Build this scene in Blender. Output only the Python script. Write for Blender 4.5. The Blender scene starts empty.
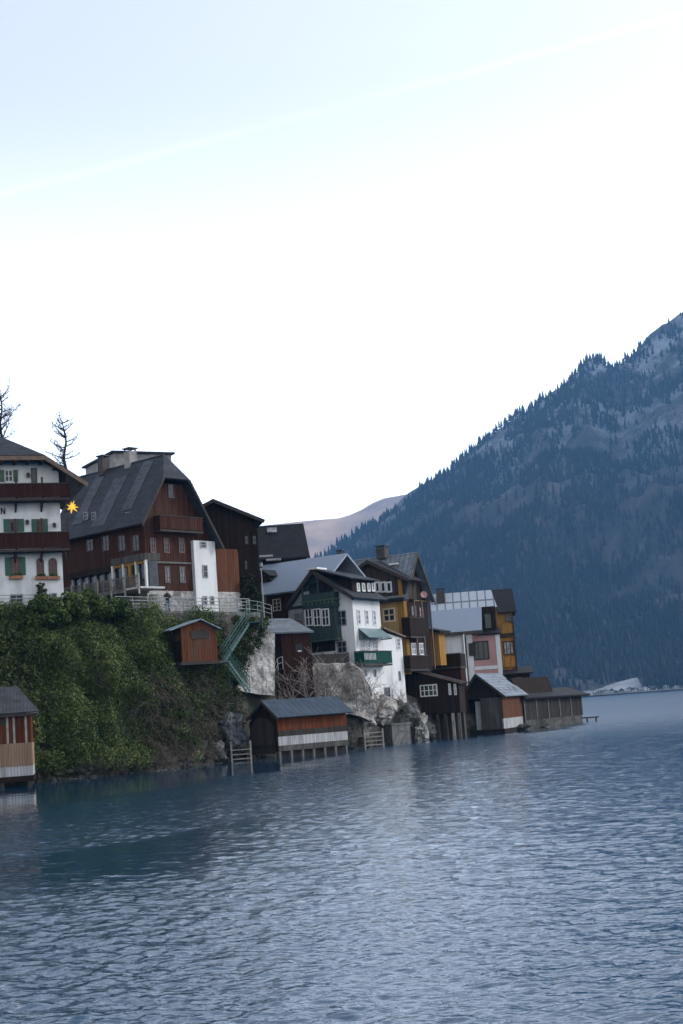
import bpy, math, random
import numpy as np
from mathutils import Vector, Matrix, noise as mnoise

random.seed(7)
RNG = np.random.default_rng(7)
scn = bpy.context.scene
COL = scn.collection
R = math.radians

# ------------------------------------------------------------------ camera
F_PX, ROLL, PITCH, CAM = 1422.2, R(4.1), R(7.97), Vector((0, 0, 3.3))
cr, sr, cp, sp = math.cos(ROLL), math.sin(ROLL), math.cos(PITCH), math.sin(PITCH)
U0 = Vector((0, -sp, cp))
FWD = Vector((0, cp, sp))
RIGHT = Vector((1, 0, 0)) * cr - U0 * sr
UP = Vector((1, 0, 0)) * sr + U0 * cr


def ray(px, py):
    return FWD * F_PX + RIGHT * (px - 341.5) + UP * (512 - py)


def P(px, py, Y):
    """Point at distance Y (metres in front of the viewpoint) seen at a photo position."""
    d = ray(px, py)
    return CAM + d * (Y / d.y)


def PZ(px, Y, z):
    """Point at distance Y and height z, in the photo column px."""
    n = RIGHT - FWD * ((px - 341.5) / F_PX)
    p0 = Vector((0, Y, z))
    t = -(p0 - CAM).dot(n) / n.x
    return p0 + Vector((t, 0, 0))


cam_d = bpy.data.cameras.new('camera')
cam = bpy.data.objects.new('camera', cam_d)
COL.objects.link(cam)
cam.matrix_world = Matrix.Translation(CAM) @ Matrix((RIGHT, UP, -FWD)).transposed().to_4x4()
cam_d.sensor_fit = 'VERTICAL'
cam_d.sensor_height = 36
cam_d.lens = 36 * F_PX / 1024
cam_d.clip_start, cam_d.clip_end = 0.1, 30000
scn.camera = cam


# ------------------------------------------------------------------ node helpers
class NT:
    def __init__(s, tree):
        s.t = tree

    def n(s, typ, ins=None, **kw):
        nd = s.t.nodes.new(typ)
        for k, v in kw.items():
            setattr(nd, k, v)
        for k, v in (ins or {}).items():
            sock = nd.inputs[k]
            if isinstance(v, bpy.types.NodeSocket):
                s.t.links.new(v, sock)
            else:
                sock.default_value = v
        return nd

    def m(s, op, a, b=0.0, c=0.0, clamp=False):
        return s.n('ShaderNodeMath', {0: a, 1: b, 2: c}, operation=op, use_clamp=clamp).outputs[0]

    def mix(s, f, a, b):
        nd = s.n('ShaderNodeMix', {0: f}, data_type='RGBA')
        for i, v in ((6, a), (7, b)):
            if isinstance(v, bpy.types.NodeSocket):
                s.t.links.new(v, nd.inputs[i])
            else:
                nd.inputs[i].default_value = (*v, 1) if len(v) == 3 else v
        return nd.outputs[2]

    def step(s, x, lo, hi):
        return s.n('ShaderNodeMapRange', {0: x, 1: lo, 2: hi, 3: 0.0, 4: 1.0}, interpolation_type='SMOOTHSTEP').outputs[0]

    def noise(s, vec, scale, detail=4.0, rough=0.55, dim='3D'):
        return s.n('ShaderNodeTexNoise', {'Vector': vec, 'Scale': scale, 'Detail': detail, 'Roughness': rough}, noise_dimensions=dim).outputs[0]

    def scaled(s, vec, v):
        return s.n('ShaderNodeVectorMath', {0: vec, 1: v}, operation='MULTIPLY').outputs[0]


MATS = {}


def new_mat(name):
    m = bpy.data.materials.new(name)
    m.use_nodes = True
    nt = NT(m.node_tree)
    bs = m.node_tree.nodes['Principled BSDF']
    tc = nt.n('ShaderNodeTexCoord').outputs['Object']
    MATS[name] = m
    return m, nt, bs, tc


def setc(nt, bs, col):
    if isinstance(col, bpy.types.NodeSocket):
        nt.t.links.new(col, bs.inputs['Base Color'])
    else:
        bs.inputs['Base Color'].default_value = (*col, 1)


def bump(nt, bs, h, dist, strength=1.0):
    b = nt.n('ShaderNodeBump', {'Height': h, 'Distance': dist, 'Strength': strength})
    nt.t.links.new(b.outputs[0], bs.inputs['Normal'])


def dark(c, k):
    return tuple(x * k for x in c)


def m_plain(name, col, rough=.7, metal=0.0, var=.25, scale=2.0, emit=None):
    m, nt, bs, tc = new_mat(name)
    n = nt.noise(tc, scale, 5)
    setc(nt, bs, nt.mix(nt.step(n, .3, .7), dark(col, 1 - var), dark(col, 1 + var)))
    bs.inputs['Roughness'].default_value = rough
    bs.inputs['Metallic'].default_value = metal
    if emit:
        bs.inputs['Emission Color'].default_value = (*emit[0], 1)
        bs.inputs['Emission Strength'].default_value = emit[1]
    return m


def m_planks(name, c1, c2, w=.2, rough=.85, grey=None, horiz=False, lum=.5):
    """Board cladding: each board its own tint, dark gaps, long grain, silvered patches."""
    c1, c2 = dark(c1, lum), dark(c2, lum)
    grey = grey and dark(grey, lum)
    m, nt, bs, tc = new_mat(name)
    s = nt.n('ShaderNodeSeparateXYZ', {0: tc}).outputs
    h = s[2] if horiz else nt.m('ADD', s[0], s[1])
    hb = nt.m('DIVIDE', h, w)
    idn = nt.n('ShaderNodeTexWhiteNoise', {'W': nt.m('FLOOR', hb)}, noise_dimensions='1D').outputs[0]
    gap = nt.m('LESS_THAN', nt.m('FRACT', hb), .09)
    g = nt.noise(nt.scaled(tc, (1, 1, 9) if horiz else (9, 9, .7)), 1.3, 6, .65)
    f = nt.m('ADD', nt.m('MULTIPLY', idn, .55), nt.m('MULTIPLY', nt.step(g, .25, .75), .5))
    c = nt.mix(f, c1, c2)
    if grey:
        k = nt.step(nt.noise(nt.scaled(tc, (1.5, 1.5, .35)), .9, 5, .6), .47, .66)
        c = nt.mix(nt.m('MULTIPLY', k, .55), c, grey)
    c = nt.mix(gap, c, dark(c1, .35))
    setc(nt, bs, c)
    bs.inputs['Roughness'].default_value = rough
    bs.inputs['Specular IOR Level'].default_value = .12
    bump(nt, bs, nt.m('SUBTRACT', nt.m('MULTIPLY', g, .3), gap), .02)
    return m


def m_plaster(name, col, stain=.18):
    m, nt, bs, tc = new_mat(name)
    a = nt.noise(nt.scaled(tc, (1, 1, .35)), .8, 6, .62)
    b = nt.noise(tc, 3.5, 5, .6)
    c = nt.mix(nt.step(a, .42, .75), col, dark(col, 1 - stain))
    c = nt.mix(nt.m('MULTIPLY', nt.step(b, .5, .8), .5), c, (col[0] * .8, col[1] * .78, col[2] * .74))
    setc(nt, bs, c)
    bs.inputs['Roughness'].default_value = .9
    bump(nt, bs, b, .03, .5)
    return m


def m_roof(name, col, axis=0, row=.3, tile=.35, frost=0.0, seam=0.0, rough=.7, frostcol=(.62, .68, .78), grid=0.0):
    """Roof covering: courses up the slope, random slates, optional standing seams, optional hoar frost."""
    if not frost: col = dark(col, .6)
    m, nt, bs, tc = new_mat(name)
    s = nt.n('ShaderNodeSeparateXYZ', {0: tc}).outputs
    h = s[axis]
    t = nt.m('DIVIDE', nt.m('MULTIPLY', s[2], 1.7), row)
    rid = nt.m('FLOOR', t)
    hx = nt.m('ADD', nt.m('DIVIDE', h, tile), nt.m('MULTIPLY', rid, .5))
    vec = nt.n('ShaderNodeCombineXYZ', {0: nt.m('FLOOR', hx), 1: rid}).outputs[0]
    rnd = nt.n('ShaderNodeTexWhiteNoise', {'Vector': vec}, noise_dimensions='2D').outputs[0]
    big = nt.noise(tc, .7, 5, .6)
    f = nt.m('ADD', nt.m('MULTIPLY', rnd, .6), nt.m('MULTIPLY', nt.step(big, .3, .7), .4))
    c = nt.mix(f, dark(col, .65), dark(col, 1.35))
    edge = nt.m('LESS_THAN', nt.m('FRACT', t), .14)
    if seam:
        edge = nt.m('LESS_THAN', nt.m('FRACT', nt.m('DIVIDE', h, seam)), .12)
    if grid:
        edge = nt.m('MAXIMUM', edge, nt.m('LESS_THAN', nt.m('FRACT', nt.m('DIVIDE', h, grid)), .16))
    if frost:
        fn = nt.noise(tc, 1.1, 7, .68)
        k = nt.step(fn, .62 - frost * .42, .78 - frost * .42)
        c = nt.mix(nt.m('MULTIPLY', k, .55 + .4 * frost), c, frostcol)
    c = nt.mix(nt.m('MULTIPLY', edge, .75), c, dark(col, .4))
    setc(nt, bs, c)
    bs.inputs['Roughness'].default_value = rough
    bs.inputs['Specular IOR Level'].default_value = .2
    bump(nt, bs, nt.m('SUBTRACT', nt.m('MULTIPLY', rnd, .4), edge), .03)
    return m


def m_stone(name, c1, c2, scale=1.6, moss=None):
    m, nt, bs, tc = new_mat(name)
    v = nt.n('ShaderNodeTexVoronoi', {'Vector': tc, 'Scale': scale}, feature='DISTANCE_TO_EDGE').outputs['Distance']
    vc = nt.n('ShaderNodeTexVoronoi', {'Vector': tc, 'Scale': scale}).outputs['Color']
    n = nt.noise(tc, 2.3, 8, .68)
    n2 = nt.noise(nt.scaled(tc, (1, 1, .5)), .5, 6, .6)
    f = nt.m('ADD', nt.m('MULTIPLY', nt.n('ShaderNodeSeparateColor', {0: vc}).outputs[0], .4), nt.m('MULTIPLY', nt.step(n, .3, .7), .6))
    c = nt.mix(f, c1, c2)
    c = nt.mix(nt.step(n2, .52, .66), c, dark(c1, .45))
    c = nt.mix(nt.m('MULTIPLY', nt.m('LESS_THAN', v, .05), .5), c, dark(c1, .4))
    if moss:
        c = nt.mix(nt.step(nt.noise(tc, .8, 6, .65), .5, .62), c, moss)
    setc(nt, bs, c)
    bs.inputs['Roughness'].default_value = .92
    bump(nt, bs, nt.m('ADD', n, nt.m('MULTIPLY', v, .6)), .12)
    return m


def m_leaf(name, c1, c2, c3=None, rough=.55):
    m, nt, bs, tc = new_mat(name)
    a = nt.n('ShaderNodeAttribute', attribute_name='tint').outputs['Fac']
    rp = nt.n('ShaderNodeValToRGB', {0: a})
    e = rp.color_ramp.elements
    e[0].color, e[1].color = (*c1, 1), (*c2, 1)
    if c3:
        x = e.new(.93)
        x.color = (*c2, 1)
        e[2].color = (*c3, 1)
    setc(nt, bs, rp.outputs[0])
    bs.inputs['Roughness'].default_value = rough
    bs.inputs['Specular IOR Level'].default_value = .12
    return m


W = dict(
    white=m_plaster('white_plaster', (.66, .66, .655), .34),
    whiteshade=m_plaster('lime_plaster', (.60, .59, .57), .3),
    pink=m_plaster('pink_plaster', (.44, .25, .24), .2),
    yellow=m_plaster('ochre_plaster', (.42, .28, .12), .25),
    mustard=m_planks('ochre_boards', (.30, .15, .035), (.52, .29, .08), .25, lum=.8),
    brown=m_planks('red_brown_boards', (.050, .018, .011), (.135, .048, .028), .28, grey=(.13, .085, .065)),
    rust=m_planks('rust_boards', (.16, .05, .022), (.36, .13, .055), .24, grey=(.22, .17, .13), lum=.4),
    orange=m_planks('orange_boards', (.22, .05, .015), (.46, .14, .045), .2, grey=(.12, .08, .06), lum=.34),
    hutred=m_planks('dark_red_boards', (.10, .025, .012), (.30, .085, .035), .3, grey=(.12, .08, .06)),
    darkwood=m_planks('dark_boards', (.018, .011, .008), (.058, .035, .025), .22),
    reddark=m_planks('dark_maroon_boards', (.040, .014, .010), (.090, .034, .025), .22),
    greywood=m_planks('silvered_boards', (.075, .070, .065), (.20, .185, .17), .2, grey=(.27, .26, .25)),
    dockwood=m_planks('dock_boards', (.06, .055, .05), (.13, .12, .11), .22, grey=(.20, .18, .165), lum=.30),
    doorwood=m_planks('weathered_door_boards', (.05, .043, .038), (.11, .095, .085), .3),
    palewood=m_planks('pale_battens', (.30, .19, .12), (.54, .38, .27), .17, lum=.65),
    frostwood=m_planks('bleached_boards', (.34, .33, .33), (.62, .62, .63), .2, grey=(.22, .20, .185), lum=.78),
    green=m_planks('green_boards', (.042, .072, .070), (.070, .115, .110), .2, lum=.6),
    palegreen=m_planks('pale_green_boards', (.28, .33, .34), (.40, .45, .46), .25, lum=1.0),
    balgreen=m_planks('balcony_green_boards', (.006, .075, .055), (.012, .12, .09), .2, lum=.5),
    gable=m_planks('grey_brown_boards', (.05, .038, .030), (.13, .10, .082), .25),
    slate=m_roof('slate_roof', (.060, .068, .082), 1, .32, .5),
    slatex=m_roof('slate_roof_cross', (.055, .062, .076), 0, .32, .5),
    slatelight=m_roof('bare_metal_roof', (.12, .135, .16), 1, .34, .55),
    darkroof=m_roof('dark_shingle_roof', (.026, .026, .030), 0, .28, .4),
    darkroofy=m_roof('dark_shingle_roof_cross', (.028, .028, .032), 1, .28, .4),
    blueroof=m_roof('blue_metal_roof', (.045, .075, .115), 0, .5, .5, seam=.6, rough=.5),
    snowroof=m_roof('frosted_sheet_roof', (.14, .15, .17), 1, 30, 40, frost=1.0, frostcol=(.25, .29, .36)),
    snowtile=m_roof('frosted_tile_roof', (.16, .17, .19), 1, 2.3, 1.1, frost=.9, frostcol=(.38, .42, .48), grid=.95),
    frosttile=m_roof('frosted_shingle_roof', (.085, .095, .11), 0, .5, .8, frost=.62, frostcol=(.27, .31, .37), grid=1.0),
    seamroof=m_roof('standing_seam_roof', (.15, .17, .19), 1, .5, .5, seam=.55, frost=.35, frostcol=(.22, .25, .30)),
    hutroof=m_roof('hut_sheet_roof', (.13, .16, .18), 1, 30, 40, frost=.5, frostcol=(.26, .34, .40)),
    corrug=m_roof('corrugated_roof', (.085, .092, .10), 0, .45, .4, seam=.22),
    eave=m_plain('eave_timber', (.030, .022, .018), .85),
    eaveligt=m_plain('verge_board', (.13, .085, .06), .8),
    post=m_plain('grey_timber', (.10, .092, .084), .85),
    palepost=m_plain('pale_timber', (.26, .235, .205), .85),
    frame=m_plain('window_white', (.62, .62, .60), .6, var=.08),
    cream=m_plain('window_cream', (.62, .52, .38), .6, var=.1),
    brownframe=m_plain('window_brown', (.075, .035, .025), .6),
    greyframe=m_plain('window_grey', (.20, .22, .23), .6),
    shutter=m_plain('shutter_green', (.008, .075, .05), .55, var=.15),
    shutterdark=m_plain('shutter_dark_green', (.045, .085, .055), .6),
    terracotta=m_plain('terracotta', (.27, .115, .06), .8),
    flower=m_plain('planting', (.03, .07, .02), .9),
    metal=m_plain('galvanised', (.28, .29, .30), .45, .6, .15),
    railgrey=m_plain('rail_paint', (.22, .25, .25), .6, .1, .15),
    stairgreen=m_plain('stair_green', (.008, .060, .048), .5, .1, .2),
    teal=m_plain('glazed_canopy', (.14, .205, .215), .3, .0, .15),
    iron=m_plain('dark_iron', (.02, .022, .024), .5, .4),
    brick=m_plain('chimney_render', (.05, .042, .04), .9),
    lightchim=m_plain('pale_chimney_render', (.22, .21, .205), .9),
    dish=m_plain('dish_white', (.66, .66, .65), .5, var=.05),
    dishpink=m_plain('dish_pink', (.36, .19, .175), .6, var=.1),
    concrete=m_stone('concrete', (.10, .10, .098), (.19, .187, .18), .7),
    paleconc=m_plain('pale_concrete', (.42, .42, .41), .9, var=.15),
    whitestone=m_stone('whitewashed_stone', (.28, .265, .245), (.52, .50, .475), 1.8),
    rock=m_stone('pale_rock', (.22, .205, .185), (.50, .475, .44), .9),
    darkrock=m_stone('grey_rock', (.075, .072, .068), (.25, .24, .228), .8, moss=(.04, .042, .027)),
    wetrock=m_stone('wet_rock', (.035, .033, .030), (.12, .115, .108), .8, moss=(.025, .030, .016)),
    bluerock=m_stone('bluish_rock', (.055, .06, .07), (.15, .16, .175), .7),
    bark=m_plain('bark', (.022, .019, .017), .95),
    twig=m_plain('twigs', (.24, .20, .175), .9),
    twigdark=m_plain('brambles', (.075, .058, .042), .95),
    star=m_plain('star_yellow', (.75, .45, .05), .5, emit=((1, .55, .08), .22)),
    black=m_plain('letter_black', (.012, .012, .014), .7),
    skin=m_plain('skin', (.42, .26, .19), .6, var=.05),
    jacket=m_plain('jacket_black', (.014, .015, .018), .8),
    jeans=m_plain('denim', (.10, .15, .26), .85),
    hair=m_plain('hair_brown', (.03, .02, .014), .7),
    ivy=m_leaf('ivy_leaf', (.013, .030, .009), (.088, .124, .034), (.18, .195, .07)),
    conifer=m_leaf('conifer_leaf', (.006, .014, .008), (.018, .032, .015)),
    moss=m_leaf('creeper_leaf', (.016, .026, .009), (.060, .080, .026)),
)


def m_glass(name, col, rough=.06):
    m, nt, bs, tc = new_mat(name)
    n = nt.noise(tc, 1.7, 2)
    setc(nt, bs, nt.mix(nt.step(n, .35, .65), dark(col, .5), dark(col, 1.4)))
    bs.inputs['Roughness'].default_value = rough
    bs.inputs['Specular IOR Level'].default_value = .35
    return m


W['glass'] = m_glass('window_glass', (.020, .023, .028))
W['curtain'] = m_glass('curtained_glass', (.22, .22, .23), .15)
W['redglass'] = m_glass('red_curtain_glass', (.07, .02, .018), .15)  # plain dark red tint for the panes


# ------------------------------------------------------------------ mesh builder
class MB:
    def __init__(s):
        s.v, s.f = [], []

    def add(s, vs, fs):
        o = len(s.v)
        s.v += [tuple(v) for v in vs]
        s.f += [tuple(i + o for i in f) for f in fs]
        return s

    def box(s, x0, x1, y0, y1, z0, z1):
        x0, x1 = min(x0, x1), max(x0, x1)
        y0, y1 = min(y0, y1), max(y0, y1)
        z0, z1 = min(z0, z1), max(z0, z1)
        return s.add([(x0, y0, z0), (x1, y0, z0), (x1, y1, z0), (x0, y1, z0), (x0, y0, z1), (x1, y0, z1), (x1, y1, z1), (x0, y1, z1)],
                     [(0, 3, 2, 1), (4, 5, 6, 7), (0, 1, 5, 4), (1, 2, 6, 5), (2, 3, 7, 6), (3, 0, 4, 7)])

    def prism(s, pts, off):
        """Solid between polygon pts and the same polygon moved by off."""
        n = len(pts)
        a = [Vector(p) for p in pts]
        off = Vector(off)
        b = [p + off for p in a]
        return s.add(a + b, [tuple(range(n)), tuple(reversed(range(n, 2 * n)))] + [(i, i + n, (i + 1) % n + n, (i + 1) % n) for i in range(n)])

    def slab(s, pts, th):
        a = [Vector(p) for p in pts]
        nrm = (a[1] - a[0]).cross(a[2] - a[0]).normalized()
        if nrm.z < 0:
            nrm = -nrm
        return s.prism(pts, -nrm * th)

    def tube(s, a, b, r0, r1=None, n=6):
        a, b = Vector(a), Vector(b)
        r1 = r0 if r1 is None else r1
        d = (b - a)
        if d.length < 1e-5:
            return s
        d.normalize()
        u = d.cross(Vector((0, 0, 1)) if abs(d.z) < .9 else Vector((1, 0, 0))).normalized()
        w = d.cross(u)
        vs = []
        for p, r in ((a, r0), (b, r1)):
            for i in range(n):
                t = 2 * math.pi * i / n
                vs.append(p + u * (r * math.cos(t)) + w * (r * math.sin(t)))
        return s.add(vs, [tuple(range(n))[::-1], tuple(range(n, 2 * n))] + [(i, (i + 1) % n, (i + 1) % n + n, i + n) for i in range(n)])

    def build(s, name, mat, parent=None, smooth=False):
        me = bpy.data.meshes.new(name)
        me.from_pydata(s.v, [], s.f)
        me.materials.append(mat)
        o = bpy.data.objects.new(name, me)
        COL.objects.link(o)
        if parent:
            o.parent = parent
        import bmesh
        bm = bmesh.new()
        bm.from_mesh(me)
        bmesh.ops.recalc_face_normals(bm, faces=bm.faces)
        bm.to_mesh(me)
        bm.free()
        if smooth:
            me.polygons.foreach_set('use_smooth', [True] * len(me.polygons))
        return o


def np_mesh(name, verts, nper, mat, parent=None, tint=None, smooth=False):
    """One mesh of many equal polygons (nper corners each) from a flat vertex array."""
    verts = np.asarray(verts, dtype=np.float32).reshape(-1, 3)
    nf = len(verts) // nper
    me = bpy.data.meshes.new(name)
    me.vertices.add(len(verts))
    me.vertices.foreach_set('co', verts.ravel())
    me.loops.add(len(verts))
    me.loops.foreach_set('vertex_index', np.arange(len(verts), dtype=np.int32))
    me.polygons.add(nf)
    me.polygons.foreach_set('loop_start', np.arange(nf, dtype=np.int32) * nper)
    me.polygons.foreach_set('loop_total', np.full(nf, nper, dtype=np.int32))
    me.update(calc_edges=True)
    if tint is not None:
        at = me.attributes.new('tint', 'FLOAT', 'FACE')
        at.data.foreach_set('value', np.asarray(tint, dtype=np.float32))
    me.materials.append(mat)
    o = bpy.data.objects.new(name, me)
    COL.objects.link(o)
    if parent:
        o.parent = parent
    return o


def grid_mesh(name, pts, mat, smooth=True):
    """pts[i][j] -> one sheet."""
    ni, nj = len(pts), len(pts[0])
    mb = MB()
    mb.v = [tuple(p) for r in pts for p in r]
    mb.f = [(i * nj + j, (i + 1) * nj + j, (i + 1) * nj + j + 1, i * nj + j + 1) for i in range(ni - 1) for j in range(nj - 1)]
    return mb.build(name, mat, None, smooth)


def tag(o, label=None, cat=None, group=None, kind=None):
    if label: o['label'] = label
    if cat: o['category'] = cat
    if group: o['group'] = group
    if kind: o['kind'] = kind
    return o


def empty(name, loc, rz, label, cat, group=None):
    o = bpy.data.objects.new(name, None)
    COL.objects.link(o)
    o.location = loc
    o.rotation_euler = (0, 0, rz)
    o.empty_display_size = .3
    return tag(o, label, cat, group)


# ------------------------------------------------------------------ house frames
class House:
    """A thing standing on a corner point; local x runs along its lake side, local y along its village side."""

    def __init__(s, name, px, py, Y, a, label, cat='house', group=None):
        s.O = P(px, py, Y)
        s.a = R(a)
        s.ex = Vector((math.cos(s.a), math.sin(s.a), 0))
        s.ey = Vector((-math.sin(s.a), math.cos(s.a), 0))
        s.root = empty(name, s.O, s.a, label, cat, group)

    def on(s, face, px, py, off=0.0):
        """(u, z) where the sight line through a photo position meets a wall plane."""
        d = ray(px, py)
        n = s.ey if face == 'x' else s.ex
        p0 = s.O - n * off
        t = (p0 - CAM).dot(n) / d.dot(n)
        q = CAM + d * t - s.O
        return (q.dot(s.ex) if face == 'x' else q.dot(s.ey)), q.z

    def gz(s, z):
        return z - s.O.z      # local height of a world height


def pt(face, u, dep, z):
    return (u, dep, z) if face == 'x' else (dep, u, z)


def fbox(mb, face, u0, u1, d0, d1, z0, z1):
    """Box on a wall: d measured outwards from the wall plane."""
    if face == 'x':
        mb.box(u0, u1, -d1, -d0, z0, z1)
    else:
        mb.box(-d1, -d0, u0, u1, z0, z1)


def part(h, mb, name, mat, parent=None, label=None):
    o = mb.build(name, mat, parent or h.root)
    if label: o['label'] = label
    return o


def window(h, face, px0, py0, px1, py1, off=0.0, cols=2, rows=2, frame='frame', pane='glass', shutters=None, box=None, fw=.07, sill=None, arch=False, label=None):
    cx, cy = (px0 + px1) / 2, (py0 + py1) / 2
    ua, _ = h.on(face, px0, cy, off)
    ub, _ = h.on(face, px1, cy, off)
    _, z1 = h.on(face, cx, py0, off)
    _, z0 = h.on(face, cx, py1, off)
    u0, u1 = min(ua, ub), max(ua, ub)
    mb = MB()
    d0, d1 = off - .03, off + .06
    fbox(mb, face, u0, u1, d0, d1, z0, z0 + fw)
    if not arch:
        fbox(mb, face, u0, u1, d0, d1, z1 - fw, z1)
        zt = z1
    else:
        zt = z1 - (u1 - u0) * .5
        n = 8
        uc, rr = (u0 + u1) / 2, (u1 - u0) / 2
        for i in range(n):
            t0, t1 = math.pi * i / n, math.pi * (i + 1) / n
            q = [(uc + k * math.cos(t), zt + k * math.sin(t)) for k, t in ((rr, t0), (rr, t1), (rr - fw, t1), (rr - fw, t0))]
            mb.prism([pt(face, u, -d1, z) for u, z in q], pt(face, 0, d1 - d0, 0))
    fbox(mb, face, u0, u0 + fw, d0, d1 - .002, z0 + fw, zt - (0 if arch else fw))
    fbox(mb, face, u1 - fw, u1, d0, d1 - .002, z0 + fw, zt - (0 if arch else fw))
    for i in range(1, cols):
        u = u0 + (u1 - u0) * i / cols
        fbox(mb, face, u - fw * .4, u + fw * .4, d0, d1 - .01, z0 + fw, z1 - fw)
    for i in range(1, rows):
        z = z0 + (z1 - z0) * i / rows
        fbox(mb, face, u0 + fw, u1 - fw, d0, d1 - .014, z - fw * .3, z + fw * .3)
    w = part(h, mb, 'window', W[frame], None, label)
    g = MB()
    fbox(g, face, u0 + fw * .5, u1 - fw * .5, off - .02, off + .015, z0 + fw * .5, zt - fw * .2)
    if arch:
        uc, rr = (u0 + u1) / 2, (u1 - u0) / 2 - fw * .5
        g.prism([pt(face, uc + rr * math.cos(math.pi * i / 8), -off - .015, zt - fw * .2 + rr * math.sin(math.pi * i / 8)) for i in range(9)], pt(face, 0, .035, 0))
    g.build('pane', W[pane], w)
    if shutters:
        sw = (u1 - u0) * .55
        for a, b in ((u0 - sw - .02, u0 - .02), (u1 + .02, u1 + sw + .02)):
            m = MB()
            fbox(m, face, a, b, off + .005, off + .05, z0, z1)
            fbox(m, face, a + .06, b - .06, off + .05, off + .065, z0 + .08, (z0 + z1) / 2 - .04)
            fbox(m, face, a + .06, b - .06, off + .05, off + .065, (z0 + z1) / 2 + .04, z1 - .08)
            m.build('shutter', W[shutters], w)
    if box:
        m = MB()
        fbox(m, face, u0 - .15, u1 + .15, off + .005, off + .32, z0 - .28, z0 - .04)
        m.build('flower_box', W[box], w)
        m = MB()
        for i in range(14):
            u = random.uniform(u0, u1)
            fbox(m, face, u - .07, u + .07, off + .08, off + .25, z0 - .05, z0 + random.uniform(.03, .2))
        m.build('plant', W['flower'], w)
    if sill:
        m = MB()
        fbox(m, face, u0 - .08, u1 + .08, off + .005, off + .14, z0 - .09, z0 - .01)
        m.build('sill', W[sill], w)
    return w


def gable(h, face, u0, u1, tips, zb, of, L, ob, wall, roof, th=.2, soffit=True, wall_in=0.0):
    """Gabled body: profile tips (u,z)*3 given at the front overhang plane, run back to depth L."""
    (ua, za), (ur, zr), (ub, zc) = sorted(tips)

    def zroof(u):
        return za + (zr - za) * (u - ua) / (ur - ua) if u <= ur else zc + (zr - zc) * (ub - u) / (ub - ur)
    u0, u1 = min(u0, u1), max(u0, u1)
    prof = [(u0, zb), (u1, zb), (u1, zroof(u1) - th), (ur, zr - th), (u0, zroof(u0) - th)]
    mb = MB()
    mb.prism([pt(face, u, wall_in, z) for u, z in prof], pt(face, 0, L - wall_in, 0))
    part(h, mb, 'wall', W[wall])
    r = MB()
    r.slab([pt(face, ua, -of, za), pt(face, ua, L + ob, za), pt(face, ur, L + ob, zr), pt(face, ur, -of, zr)], th * .5)
    r.slab([pt(face, ub, -of, zc), pt(face, ub, L + ob, zc), pt(face, ur, L + ob, zr), pt(face, ur, -of, zr)], th * .5)
    ro = part(h, r, 'roof', W[roof])
    if soffit:
        for (u2, z2) in ((ua, za), (ub, zc)):
            s2 = MB()
            d = Vector(pt(face, ur - u2, 0, zr - z2)).normalized()
            up = Vector(pt(face, -(zr - z2), 0, ur - u2)).normalized()
            if up.z < 0: up = -up
            q = [Vector(pt(face, u2, -of, z2)) + up * .02, Vector(pt(face, ur, -of, zr)) + up * .02]
            s2.prism([q[0], q[1], q[1] - up * (th + .1), q[0] - up * (th + .1)], pt(face, 0, -.05, 0))
            s2.build('bargeboard', W['eave'], ro)
    return zroof, ro


def chimney(h, x, y, z0, z1, w=.6, mat='brick', parent=None, cap=True):
    mb = MB().box(x - w / 2, x + w / 2, y - w / 2, y + w / 2, z0, z1)
    c = part(h, mb, 'chimney', W[mat], parent)
    if cap:
        m = MB().box(x - w * .62, x + w * .62, y - w * .62, y + w * .62, z1 + .22, z1 + .32)
        for i in (-1, 1):
            for j in (-1, 1):
                m.box(x + i * w * .4 - .05, x + i * w * .4 + .05, y + j * w * .4 - .05, y + j * w * .4 + .05, z1, z1 + .22)
        m.build('chimney_cap', W['iron'], c)
    return c


def balcony(h, face, u0, u1, dep, z0, z1, mat, posts=True, slats=True, off=0.0):
    """Platform with a boarded parapet."""
    u0, u1 = min(u0, u1), max(u0, u1)
    mb = MB()
    fbox(mb, face, u0, u1, off, off + dep, z0 - .18, z0)
    b = part(h, mb, 'balcony', W['eave'])
    m = MB()
    fbox(m, face, u0, u1, off + dep - .06, off + dep, z0 + .05, z1 - .09)
    fbox(m, face, u0, u0 + .06, off, off + dep - .07, z0 + .05, z1 - .09)
    fbox(m, face, u1 - .06, u1, off, off + dep - .07, z0 + .05, z1 - .09)
    m.build('parapet', W[mat], b)
    m = MB()
    fbox(m, face, u0 - .03, u1 + .03, off + dep - .1, off + dep + .05, z1 - .08, z1)
    fbox(m, face, u0 - .03, u0 + .1, off, off + dep - .11, z1 - .08, z1)
    fbox(m, face, u1 - .1, u1 + .03, off, off + dep - .11, z1 - .08, z1)
    m.build('handrail', W['eave'], b)
    return b


# ================================================================== SETTING
# ---- bank terrain along the shore: (photo column, shore distance, top distance, top height)
ST = [(-420, 80, 88, 12.3), (-150, 92, 98, 12.3), (0, 97, 103, 12.3), (60, 100, 105.5, 12.3), (110, 102.5, 110.5, 12.3), (165, 106, 115, 12.2), (205, 111, 118.5, 12.2), (235, 117, 121.5, 12.1), (262, 121.5, 124.2, 11.8),
      (285, 124.5, 129, 8.0), (320, 126.5, 130, 7.7), (355, 129, 132, 7.0), (385, 134, 136, 5.0), (410, 139.5, 142, 4.4), (445, 147.5, 149, 2.6), (505, 156, 157, 1.6), (560, 165, 166, 1.2), (588, 172, 174, -.7)]
INL = Vector((-.55, .835, 0)).normalized()


def station(px):
    for a, b in zip(ST, ST[1:]):
        if a[0] <= px <= b[0]:
            k = (px - a[0]) / (b[0] - a[0])
            return [a[i] + (b[i] - a[i]) * k for i in range(1, 4)]
    return list(ST[-1][1:])


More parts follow.
